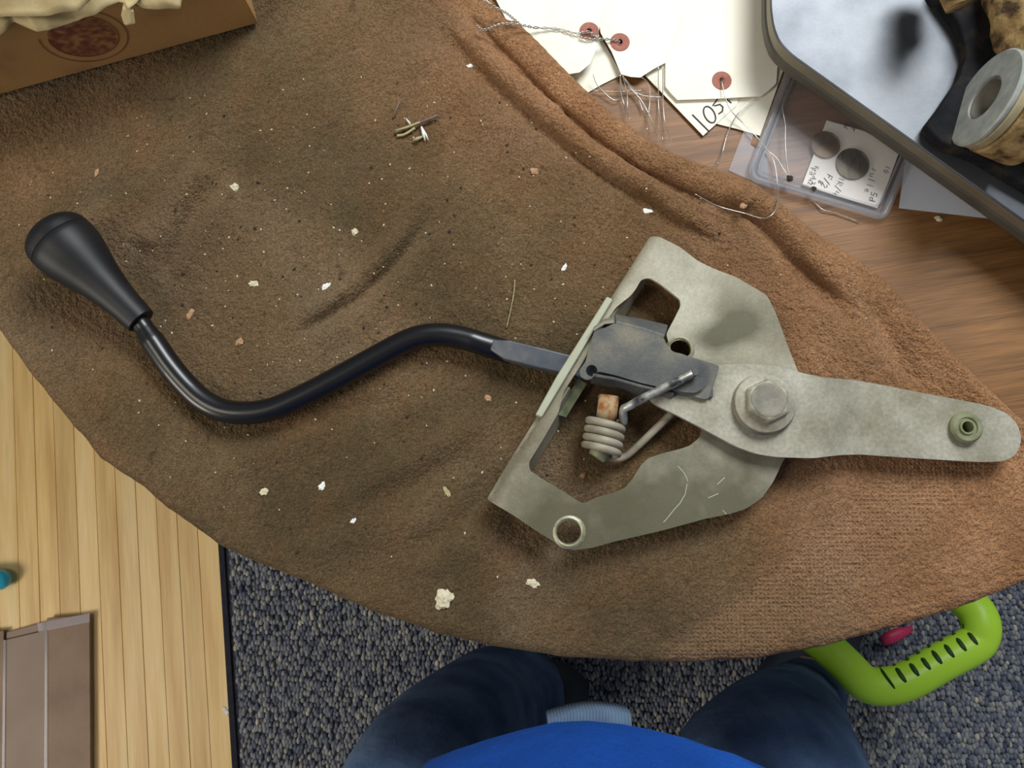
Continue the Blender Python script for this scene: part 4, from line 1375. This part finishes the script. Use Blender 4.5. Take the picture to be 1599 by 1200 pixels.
# ------------------------------------------------------------------ steel tray / scale platform
top_px = [(1204, -260), (1203, 0), (1204, 20), (1208, 44), (1217, 66), (1236, 86), (1270, 110), (1599, 345), (1900, 560), (1900, -260)]
ZS = TZ + 0.040
tb_ = P(1450, 60, TZ)
tray = thing('steel_platform', 'brushed stainless steel platform with rounded corner raised above the table, upper right', 'platform', (tb_.x, tb_.y, TZ))
tp = [P(x, y, ZS) for x, y in rnd(top_px, 14, 4)]
plate('platform_top', [(p.x, p.y) for p in tp], M['steel_top'], tray, th=0.0022, z=ZS, bevel=0.0009)['label'] = 'brushed steel top sheet'


def inset(pts, d):
    c = sum((Vector((p.x, p.y, 0)) for p in pts), Vector()) / len(pts)
    return [(p.x + (c.x - p.x) * d, p.y + (c.y - p.y) * d) for p in pts]


plate('upper_rim', inset(tp, 0.004), M['steel_rim'], tray, th=0.0088, z=ZS - 0.0018, bevel=0.0008)
plate('lower_rim', inset(tp, -0.006), M['dark_rim'], tray, th=0.0100, z=ZS - 0.0104, bevel=0.002)
for x, y in ((1290, 60), (1560, 250), (1290, -200), (1800, 300)):
    c = P(x, y, TZ)
    lathe('foot', (c.x, c.y, TZ), (0, 0, 1), [(0, 0.009), (0.003, 0.010), (0.021, 0.010), (0.021, 0)], M['dark_rim'], tray, n=20)

# ------------------------------------------------------------------ dirty suspension part on the platform
cb2 = P(1560, 120, ZS)
par = thing('metal_bushing_arm', 'muddy iron arm with a large round bushing sleeve standing on the steel platform', 'machine part', (cb2.x, cb2.y, ZS))
fc = P(1537, 152, ZS + 0.0325)
nx = Vector((-0.938, 0.318, 0.147)).normalized()


def seg(name, r_out, r_in, a, b, mk, n=48, bev=0.0012):
    return lathe(name, fc - nx * a, -nx, [(0, r_in), (0, r_out - bev), (bev, r_out), (b - a - bev, r_out), (b - a, r_out - bev), (b - a, r_in)], M[mk], par, n=n, closed=True)


s = seg('bushing_sleeve', 0.0300, 0.0135, 0.0, 0.0040, 'grey_sleeve'); s['label'] = 'grey face ring'
seg('bushing_collar', 0.0292, 0.0138, 0.0040, 0.0105, 'cream_metal')
seg('bushing_rubber', 0.0300, 0.0140, 0.0110, 0.036, 'mud')
lathe('inner_sleeve', fc - nx * 0.0015, -nx, [(0, 0.0118), (0, 0.0133), (0.032, 0.0133), (0.032, 0.0118)], M['end_dust'], par, n=40, closed=True)


def lump(name, path, radii, mk, seed, amp=0.12, n=20, sq=None):
    sp_ = spline(path, 8)
    rr = [radii[0] + (np.interp(i / (len(sp_) - 1), np.linspace(0, 1, len(radii)), radii) - radii[0]) for i in range(len(sp_))]
    V, F = tube_data(sp_, [float(x) for x in rr], n, sq)
    V2 = []
    for i, v in enumerate(V):
        c = sp_[i // n]
        V2.append(c + (v - c) * (1 + amp * mnoise.noise(Vector(v) * 90 + Vector((seed, 0, 0))) * 2))
    return mesh_obj(name, V2, F, M[mk], par, True)


lump('arm_casting', [P(1640, 20, ZS + 0.022), P(1628, 60, ZS + 0.026), P(1640, 130, ZS + 0.028), P(1680, 230, ZS + 0.024)], [0.024, 0.023, 0.02, 0.018], 'mud', 3)
lump('knuckle', [P(1565, -30, ZS + 0.022), P(1590, 30, ZS + 0.030), P(1605, 80, ZS + 0.028)], [0.012, 0.015, 0.014], 'mud', 8, 0.16)
lump('threaded_stud', [P(1475, -50, ZS + 0.045), P(1492, -12, ZS + 0.045), P(1498, 10, ZS + 0.044)], [0.0085, 0.0085, 0.0075], 'mud', 12, 0.2)
lump('stud_housing', [P(1470, -60, ZS + 0.030), P(1474, -25, ZS + 0.030), P(1480, 0, ZS + 0.026)], [0.014, 0.013, 0.010], 'iron', 15, 0.1)
V = [(1468, -200), (1462, -20), (1500, 40), (1512, 80), (1500, 120), (1470, 165), (1446, 196), (1468, 222), (1530, 246), (1620, 300), (1760, 330), (1760, -200)]
zi_ = ZS + 0.0105
pts = [(P(x, y, zi_).x, P(x, y, zi_).y) for x, y in rnd(V, 8, 3)]
plate('iron_plate', pts, M['iron'], par, th=0.0095, z=zi_, bevel=0.0015)['label'] = 'black iron base plate'

# ------------------------------------------------------------------ crumbs, chips, straws on the towel
def chip(name, px, py, rpx, mat, label, cat, h=0.35, elong=1.0, ang=0, seed=0, group=None, zoff=0.0, surf=None):
    z = (surf if surf is not None else th(px, py)) + zoff
    r = rpx * 0.8 / 2.4 / 1000
    c = P(px, py, z)
    bm = bmesh.new(); bmesh.ops.create_icosphere(bm, subdivisions=3, radius=1)
    ca_, sa_ = math.cos(ang), math.sin(ang)
    for v in bm.verts:
        k = 1 + 0.6 * mnoise.noise(v.co * 1.6 + Vector((seed * 3.1, 0, 0))) + 0.45 * mnoise.noise(v.co * 4.5 + Vector((seed, 2, 0)))
        x, y, zz = v.co.x * k * r * elong, v.co.y * k * r, max(v.co.z * k * r * h, -r * h * 0.4)
        v.co = Vector((x * ca_ - y * sa_, x * sa_ + y * ca_, zz + r * h * 0.4))
    me = bpy.data.meshes.new(name); bm.to_mesh(me); bm.free(); me.materials.append(mat)
    o = bpy.data.objects.new(name, me); COL.objects.link(o); o.location = c; BASE[o.name] = c
    tag(o, label, cat, group)
    return o


chips = [
    (367, 293, 7.5, 'crumb', 'rough pale crumb on the towel above and right of the knob, beside a long crease', 1.1, .4),
    (554, 362, 6.5, 'crumb', 'cream crumb on the towel halfway between knob and bracket top', 1.0, .2),
    (503, 760, 6, 'white_chip', 'bright white chip on the towel below the middle of the lever', 1.3, .9),
    (552, 814, 4, 'white_chip', 'small white chip nearest the lower towel edge', 1.4, .8),
    (695, 936, 15, 'crumb', 'largest pale lump, near the front edge of the towel', 1.15, .9),
    (832, 911, 7, 'crumb', 'flat pale flake on the towel below the bracket', 1.5, -.4),
    (835, 268, 7, 'tan_chip', 'tan crumb on the towel above the bracket', 1.1, .1),
    (1011, 330, 5, 'white_chip', 'bluish white flake beside the towel fold above the bracket', 1.8, 0),
    (1160, 322, 5, 'tan_chip', 'beige crumb in the fold of the towel by the wire loop', 1.1, .2),
    (413, 768, 6, 'crumb', 'dull grey crumb left of the bright white chip', 1.2, .3),
    (396, 443, 6, 'crumb', 'dull oval flake on the towel between the two creases', 1.5, 0),
    (510, 447, 5, 'white_chip', 'small white sliver on the towel left of the long crease', 1.9, .7),
    (762, 622, 5, 'tan_chip', 'yellowish crumb left of the bracket fold', 1.3, -.8),
    (910, 743, 4, 'tan_chip', 'orange crumb inside the bracket opening', 1.2, 1.2),
    (374, 534, 6, 'tan_chip', 'small tan paper scrap right of the lever neck', 1.2, .6),
    (151, 270, 4, 'tan_chip', 'thin pink-tan splinter near the left towel edge', 2.0, 1.3),
    (698, 769, 4, 'straw', 'short pale splinter on the towel left of the bracket corner', 2.6, -1.1),
    (733, 104, 4, 'white_chip', 'white sliver on the towel just below the folded hem', 1.8, .6),
    (881, 418, 3.5, 'white_chip', 'tiny white fibre on the towel left of the bracket top', 2.4, 1.0),
]
for i, (x, y, r, mk, lab, el, an) in enumerate(chips):
    chip('crumb', x, y, r, M[mk], lab, 'crumb', 0.45, el, an, i + 1, 'crumbs on the towel')
o = chip('wood_splinter', 297, 491, 5, M['tan_chip'], 'orange-tan wood splinter on the towel right of the knob base', 'splinter', 0.35, 2.4, 1.1, 33)
o = chip('dark_crumb', 1233, 279, 6, M['dark_crumb'], 'black crumb on the plastic case where two wires meet', 'crumb', 0.4, 1.1, .3, 41, None, 0.0, 0.7574)
o = chip('dark_crumb', 1271, 295, 4.5, M['dark_crumb'], 'black speck on the plastic case near the card corner', 'crumb', 0.4, 1.0, .3, 42, None, 0.0, 0.7574)
o = chip('pale_flake', 1465, 342, 5, M['crumb'], 'pale flake on the wooden table in the shadow of the tray', 'crumb', 0.4, 1.6, -.4, 43, None, 0.0, TZ)
# long pale hair-like fibre and straw bundle
z = th(800, 475)
tube('pale_fibre', spline([P(804, 437, z + .0012), P(802, 460, z + .002), P(797, 485, z + .002), P(791, 512, z + .0012)], 5), 0.0004, M['straw'], None, n=5, base=P(800, 475, z))
tag(bpy.data.objects['pale_fibre'], 'thin pale straight fibre on the towel above the lever', 'fibre')
z = th(650, 195)
st = thing('dry_grass_twig', 'broken dry grass twig with pale seed husks on the towel', 'twig', P(650, 195, z - .001))
z += 0.002
tube('stem', spline([P(617, 207, z), P(640, 197, z + .001), P(660, 190, z + .0015), P(684, 180, z + .001)], 4), [0.0011] * 13, M['bark'], st, n=8)
tube('stem', spline([P(618, 204, z), P(635, 199, z + .0015), P(656, 191, z + .002)], 4), 0.0008, M['straw'], st, n=8)
tube('stem', spline([P(620, 212, z), P(632, 210, z), P(648, 200, z + .001)], 4), 0.0009, M['straw'], st, n=8)
tube('stem', [P(614, 184, z - .001), P(619, 170, z), P(625, 157, z - .001)], 0.0007, M['bark'], st, n=6)
tube('husk', [P(658, 198, z), P(661, 208, z + .001), P(664, 220, z)], [0.0006, 0.0011, 0.0003], M['white_chip'], st, n=6)
tube('husk', [P(659, 199, z), P(665, 210, z + .001), P(669, 219, z)], [0.0004, 0.0007, 0.0003], M['white_chip'], st, n=6)
tube('husk', [P(645, 219, z), P(652, 217, z + .0008), P(660, 213, z)], [0.0006, 0.0014, 0.0008], M['straw'], st, n=6)
tube('husk', [P(634, 185, z), P(638, 190, z + .0008), P(642, 196, z)], [0.0003, 0.0006, 0.0005], M['white_chip'], st, n=6)


def specks(name, n, mat, label, rlo, rhi, region, seed, elong=1.6):
    rg = np.random.default_rng(seed)
    V, F = [], []
    cnt = 0
    while cnt < n:
        x = rg.uniform(*region[0]); y = rg.uniform(*region[1])
        if rg.random() > math.exp(-(((x - 560) / 480) ** 2 + ((y - 420) / 330) ** 2)): continue
        # inside the cloth?
        p = P(x, y, TW)
        if math.hypot(p.x - TC.x, p.y - TC.y) > TR - 0.012: continue
        if x > 700 and y < (x - 790) * 0.72 + 60: continue
        z = th(x, y)
        r = rg.uniform(rlo, rhi) ** 1.0; a = rg.uniform(0, math.pi); e = rg.uniform(1, elong)
        d1 = Vector((math.cos(a), math.sin(a), 0)) * r * e; d2 = Vector((-math.sin(a), math.cos(a), 0)) * r
        c = P(x, y, z + r * 0.3)
        k = len(V)
        V += [c + d1, c + d2, c - d1, c - d2, c + Vector((0, 0, r * 0.7)), c - Vector((0, 0, r * 0.7))]
        F += [(k, k + 1, k + 4), (k + 1, k + 2, k + 4), (k + 2, k + 3, k + 4), (k + 3, k, k + 4), (k + 1, k, k + 5), (k + 2, k + 1, k + 5), (k + 3, k + 2, k + 5), (k, k + 3, k + 5)]
        cnt += 1
    o = mesh_obj(name, V, F, mat, None, False, base=P(560, 420, TW))
    tag(o, label, 'debris', None, 'stuff')


specks('lint_specks', 330, M['crumb'], 'tiny pale lint and crumb specks scattered over the towel', 0.00030, 0.00075, ((20, 1400), (120, 1000)), 11)
specks('dirt_specks', 170, M['dark_crumb'], 'tiny dark dirt specks scattered over the towel', 0.0004, 0.0012, ((20, 1500), (120, 1000)), 12)

# ------------------------------------------------------------------ things on the floor
# folded cardboard piece on the mat
mz = 0.0078
cbp = P(70, 1100, mz)
cbd = thing('cardboard_piece', 'flat piece of brown cardboard with creases and clear tape on the slat mat', 'cardboard', (cbp.x, cbp.y, mz))
z1 = mz + 0.011


def fslab(name, px_pts, z, t, mat, parent=None):
    pts = [(P(x, y, z).x, P(x, y, z).y) for x, y in px_pts]
    return plate(name, pts, mat, parent, th=t, z=z, bevel=0.0008)


fslab('cardboard_panel', [(73, 966), (140, 960), (142, 1080), (142, 1330), (72, 1330)], z1, 0.006, M['cardboard'], cbd)
fslab('cardboard_panel', [(8, 1000), (71, 985), (71.5, 1330), (4, 1330)], z1 - 0.0006, 0.006, M['cardboard_inner'], cbd)
fslab('cardboard_panel', [(-160, 1002), (6, 985), (2, 1330), (-160, 1330)], z1, 0.006, M['cardboard'], cbd)
fslab('folded_edge', [(10, 988), (68, 972), (70, 984), (9, 998)], z1 - 0.004, 0.004, M['cardboard_inner'], cbd)
fslab('tape_strip', [(58, 974), (140, 958), (140, 972), (60, 988)], z1 + 0.0008, 0.0004, M['tape'], cbd)
fslab('tape_strip', [(70, 985), (74, 985), (74, 1330), (68, 1330)], z1 + 0.0012, 0.0005, M['tape'], cbd)
fslab('tape_strip', [(5, 1000), (9, 1000), (6, 1330), (1, 1330)], z1 + 0.0012, 0.0005, M['tape'], cbd)
# bottom sheet that carries the panels
fslab('bottom_sheet', [(-150, 1010), (138, 970), (138, 1325), (-150, 1325)], z1 - 0.006, 0.0045, M['cardboard_inner'], cbd)

# blue rounded thing at the left frame edge
c = P(-8, 907, 0.035)
bb = lathe('blue_marker', (c.x - 0.10, c.y - 0.01, mz + 0.0175), (1, 0.1, 0), [(0, 0), (0, 0.012), (0.005, 0.0155), (0.09, 0.0165), (0.106, 0.015), (0.113, 0.011), (0.117, 0.006), (0.118, 0)], M['blue_plastic'], None, n=28, base=(c.x - 0.05, c.y, mz))
tag(bb, 'rounded end of a light blue plastic object on the slat mat at the left', 'toy')

# white sliver on mat edge
o = chip('white_sliver', 352, 1110, 4, M['white_chip'], 'white sliver on the right border of the slat mat', 'crumb', 0.3, 2.2, -1.0, 51, None, 0.0, 0.0078)
o.scale = (2.2, 2.2, 2.2)

# green handle
gz = 0.26
hp = [(1215, 925), (1235, 965), (1290, 1010), (1322, 1040), (1352, 1068), (1385, 1072), (1420, 1062), (1470, 1034), (1512, 1012), (1528, 998), (1532, 976), (1520, 950), (1480, 915), (1450, 895)]
hz = [gz - .05, gz - .03, gz - .008, gz, gz, gz, gz, gz, gz, gz, gz, gz - .008, gz - .03, gz - .05]
hpath = spline([P(x, y, z) for (x, y), z in zip(hp, hz)], 7)
gb = P(1340, 880, 0)
gt = thing('green_toy_cart', 'lime green plastic handle with dark green grip slots sticking out from under the towel', 'toy cart', (gb.x, gb.y, 0))
tube('handle', hpath, [0.0225] * len(hpath), M['lime'], gt, n=28, squash=0.85)['label'] = 'lime green U-shaped handle'
# arms and a low body under the table, hidden by the towel
for e in (hpath[0], hpath[-1]):
    tgt = Vector((gb.x + 0.16 + (0.09 if e.x > gb.x else -0.09), gb.y + 0.29, 0.13))
    tube('handle_arm', spline([e, (e + tgt) / 2 + Vector((0, 0, 0.0)), tgt], 6), 0.018, M['lime'], gt, n=16)
bc_ = Vector((gb.x + 0.16, gb.y + 0.36, 0.085))
box('cart_body', bc_, (0.13, 0, 0), (0, 0.11, 0), (0, 0, 0.06), M['lime'], gt, bevel=0.02)
for sx in (-1, 1):
    for sy in (-1, 1):
        lathe('wheel', bc_ + Vector((sx * 0.13, sy * 0.075, -0.045)), (sx, 0, 0), [(0, 0), (0, 0.034), (0.003, 0.038), (0.020, 0.038), (0.023, 0.034), (0.023, 0)], M['dark_green'], gt, n=24)
# slots
for (xa, ya), (xb, yb) in (((1374, 1044), (1397, 1076)), ((1395, 1037), (1415, 1066)), ((1414, 1026), (1435, 1056)), ((1431, 1016), (1453, 1046)), ((1449, 1007), (1471, 1037)), ((1468, 997), (1490, 1027)), ((1487, 987), (1509, 1017)), ((1503, 975), (1527, 1007))):
    def hz_at(x, y):
        zt_ = gz + 0.019
        best = None
        for _ in range(3):
            p = P(x, y, zt_)
            d = min(((p.x - q.x) ** 2 + (p.y - q.y) ** 2, q.z) for q in hpath)
            rr_ = min(0.999, math.sqrt(d[0]) / 0.0225)
            zt_ = d[1] + 0.0225 * 0.85 * math.sqrt(1 - rr_ ** 2)
        return P(x, y, zt_)
    pts = [hz_at(xa + (xb - xa) * t, ya + (yb - ya) * t) for t in (0, .17, .33, .5, .67, .83, 1)]
    tube('grip_slot', pts, [0.0014, 0.0027, 0.0029, 0.0029, 0.0029, 0.0027, 0.0014], M['dark_green'], gt, n=8, squash=0.5)

# pink thing on the carpet
pz = 0.03
V, F = tube_data([P(1378, 1002, pz), P(1390, 996, pz), P(1404, 990, pz), P(1424, 982, pz)], [0.007, 0.010, 0.009, 0.004], 14, 0.8)
o = mesh_obj('pink_toy', V, F, M['pink'], None, True, base=P(1400, 993, 0.012))
tag(o, 'small bright pink plastic piece on the carpet behind the green handle', 'toy')

# ------------------------------------------------------------------ person sitting at the table
PB_ = Vector((0.04, -0.62, 0.0))
person = thing('person', 'person in a blue shirt and blue jeans sitting at the near side of the table', 'person', PB_)


def skin_mesh(name, nodes, edges, mat, parent, sub=2, root=0):
    """nodes: (pos, rx, ry)"""
    b = base_of(parent)
    me = bpy.data.meshes.new(name)
    me.from_pydata([tuple(Vector(n[0]) - b) for n in nodes], edges, [])
    o = bpy.data.objects.new(name, me); COL.objects.link(o); o.parent = parent; BASE[o.name] = b
    sk = o.modifiers.new('skin', 'SKIN'); sk.use_smooth_shade = True
    sk.branch_smoothing = 0.6
    for i, n in enumerate(nodes):
        v = me.skin_vertices[0].data[i]
        v.radius = (n[1], n[2] if len(n) > 2 else n[1])
        v.use_root = (i == root)
    ss = o.modifiers.new('sub', 'SUBSURF'); ss.levels = sub; ss.render_levels = sub
    me.materials.append(mat)
    return o


lk = P(628, 1225, 0.56); lf = P(785, 1085, 0.12); lf2 = P(838, 1082, 0.06)
rk = P(1195, 1228, 0.55); rm = P(1150, 1140, 0.50); rf = P(1255, 1075, 0.10); rf2 = P(1262, 1035, 0.05)
hipL = Vector((-0.08, -0.60, 0.56)); hipR = Vector((0.17, -0.60, 0.56)); pel = Vector((0.045, -0.64, 0.58))
chest = Vector((0.045, -0.50, 1.02)); neck = Vector((0.045, -0.44, 1.20)); head = Vector((0.045, -0.36, 1.34))
shL = Vector((-0.14, -0.47, 1.10)); shR = Vector((0.23, -0.47, 1.10))
elL = Vector((-0.22, -0.30, 0.90)); elR = Vector((0.31, -0.30, 0.90))
wrL = Vector((-0.09, -0.13, 1.20)); wrR = Vector((0.17, -0.13, 1.20))
haL = Vector((-0.065, -0.09, 1.265)); haR = Vector((0.145, -0.09, 1.265))
body_nodes = [(pel, .12, .10), (Vector((0.045, -0.52, 0.80)), .13, .11), (chest, .12, .09), (neck, .052), (head, .075, .088), (head + Vector((0, .015, .08)), .06, .07),
              (shL, .05), (elL, .038), (wrL, .024), (haL, .024, .016), (shR, .05), (elR, .038), (wrR, .024), (haR, .024, .016),
              (hipL, .075), (lk, .05), (lf, .032), (lf2, .03), (hipR, .075), (rk, .05), (rf, .032), (rf2, .03)]
skin_mesh('body', body_nodes, [(0, 1), (1, 2), (2, 3), (3, 4), (4, 5), (2, 6), (6, 7), (7, 8), (8, 9), (2, 10), (10, 11), (11, 12), (12, 13), (0, 14), (14, 15), (15, 16), (16, 17), (0, 18), (18, 19), (19, 20), (20, 21)], M['skin'], person)
jn = [(pel, .15, .12), (hipL, .09), ((hipL + lk) / 2, .085), (lk, .066, .066), ((lk * .6 + lf * .4), .074), ((lk * .3 + lf * .7), .078), (lf + Vector((0, 0, .02)), .082), (lf2 + Vector((.012, 0, .03)), .074),
      (hipR, .09), ((hipR + rk) / 2, .10), (rk, .112, .095), ((rk * .7 + rf * .3), .08), ((rk * .3 + rf * .7), .058), (rf + Vector((0, 0, .03)), .055)]
je = skin_mesh('jeans', jn, [(0, 1), (1, 2), (2, 3), (3, 4), (4, 5), (5, 6), (6, 7), (0, 8), (8, 9), (9, 10), (10, 11), (11, 12), (12, 13)], M['denim'], person)
je['label'] = 'blue denim jeans'
sh_nodes = [(Vector((0.055, -0.56, 0.66)), .16, .13), (Vector((0.055, -0.42, 0.80)), .20, .17), (Vector((0.05, -0.46, 0.95)), .17, .14), (chest + Vector((0, 0, .03)), .14, .11), (neck + Vector((0, -.01, -.03)), .07),
            (shL, .066), (elL, .055), (wrL * .75 + elL * .25, .042), (shR, .066), (elR, .055), (wrR * .75 + elR * .25, .042)]
so = skin_mesh('shirt', sh_nodes, [(0, 1), (1, 2), (2, 3), (3, 4), (3, 5), (5, 6), (6, 7), (3, 8), (8, 9), (9, 10)], M['shirt'], person)
so['label'] = 'bright blue shirt'
# belly of the shirt as a smooth bulge
bm = bmesh.new(); bmesh.ops.create_uvsphere(bm, u_segments=48, v_segments=32, radius=1)
bcn = P(930, 1288, 0.80) + Vector((0, -0.085, 0)); 
vv = []
for v in bm.verts:
    k = 1 + 0.05 * mnoise.noise(v.co * 2.2 + Vector((4, 2, 0))) + 0.02 * mnoise.noise(v.co * 6)
    vv.append(Vector((v.co.x * 0.165 * k + bcn.x, v.co.y * 0.135 * k + bcn.y, v.co.z * 0.15 * k + bcn.z)))
ff = [tuple(v.index for v in f.verts) for f in bm.faces]; bm.free()
mesh_obj('shirt_front', vv, ff, M['shirt'], person, True)
# ribbed hem peeping out in front of the shirt
parts = []
zr = 0.735
for i in range(26):
    t = i / 25
    x = 858 + t * 124; y = 1137 - 24 * math.sin(math.pi * (0.12 + 0.62 * t))
    a = P(x, y + 34, zr - .002); b = P(x, y, zr)
    parts.append(tube_data([a, (a + b) / 2 + Vector((0, 0, .003)), b, b - Vector((0, -0.001, .02))], 0.0017, 6))
V, F = join(parts)
mesh_obj('ribbed_hem', V, F, M['rib_knit'], person, True)['label'] = 'grey-blue ribbed hem of the shirt'
# shoes
for f0, f1 in ((lf, lf2), (rf, rf2)):
    d = (f1 - f0); d.z = 0; d.normalize()
    base_ = Vector((f0.x, f0.y, 0.042))
    sp_ = [base_ - d * 0.05, base_ - d * 0.02, base_ + d * 0.04, base_ + d * 0.09, base_ + d * 0.125]
    V, F = tube_data(sp_, [0.028, 0.042, 0.048, 0.048, 0.028], 20, 0.85)
    V = [Vector((v.x, v.y, max(v.z, 0.009))) for v in V]
    mesh_obj('shoe', V, F, M['shoe'], person, True)
# hair cap and simple face
V, F = [], []
bm = bmesh.new(); bmesh.ops.create_uvsphere(bm, u_segments=28, v_segments=20, radius=1)
vv = [Vector((v.co.x * .088, v.co.y * .105, v.co.z * .085)) + head + Vector((0, -0.012, 0.062)) + Vector((0, -0.02 if v.co.z < 0 else 0, 0)) for v in bm.verts]
ff = [tuple(v.index for v in f.verts) for f in bm.faces]; bm.free()
mesh_obj('hair', vv, ff, M['hair'], person, True)
for sx in (-1, 1):
    lathe('ear', head + Vector((sx * 0.078, -0.01, 0.02)), (sx, -0.3, 0), [(0, 0.016), (0.006, 0.02), (0.01, 0.014), (0.01, 0)], M['skin'], person, n=14)
    chip_c = head + Vector((sx * 0.032, 0.086, 0.035))
    lathe('eye', chip_c - Vector((0, .008, 0)), (0, 1, 0), [(0, .012), (.006, .011), (.010, .006), (.011, 0)], M['white_chip'], person, n=14)
tube('nose', [head + Vector((0, .088, .035)), head + Vector((0, .108, .0)), head + Vector((0, .092, -.006))], [.008, .013, .008], M['skin'], person, n=10)
# fingers curled as if holding a small camera
for h_, sx in ((haL, 1), (haR, -1)):
    for k in range(4):
        b0 = h_ + Vector((sx * (0.004), 0.012, 0.022 - 0.014 * k))
        ln = (0.9, 1.0, 0.95, 0.75)[k]
        tube('finger', [b0, b0 + Vector((sx * .016, .012, .002)) * ln, b0 + Vector((sx * .034, .004, .002)) * ln, b0 + Vector((sx * .044, -.012, 0)) * ln], [.0085, .008, .0072, .006], M['skin'], person, n=10)
    b0 = h_ + Vector((sx * .004, -.012, .0))
    tube('thumb', [b0, b0 + Vector((sx * .018, -.014, .006)), b0 + Vector((sx * .036, -.014, .010))], [.011, .0095, .007], M['skin'], person, n=10)
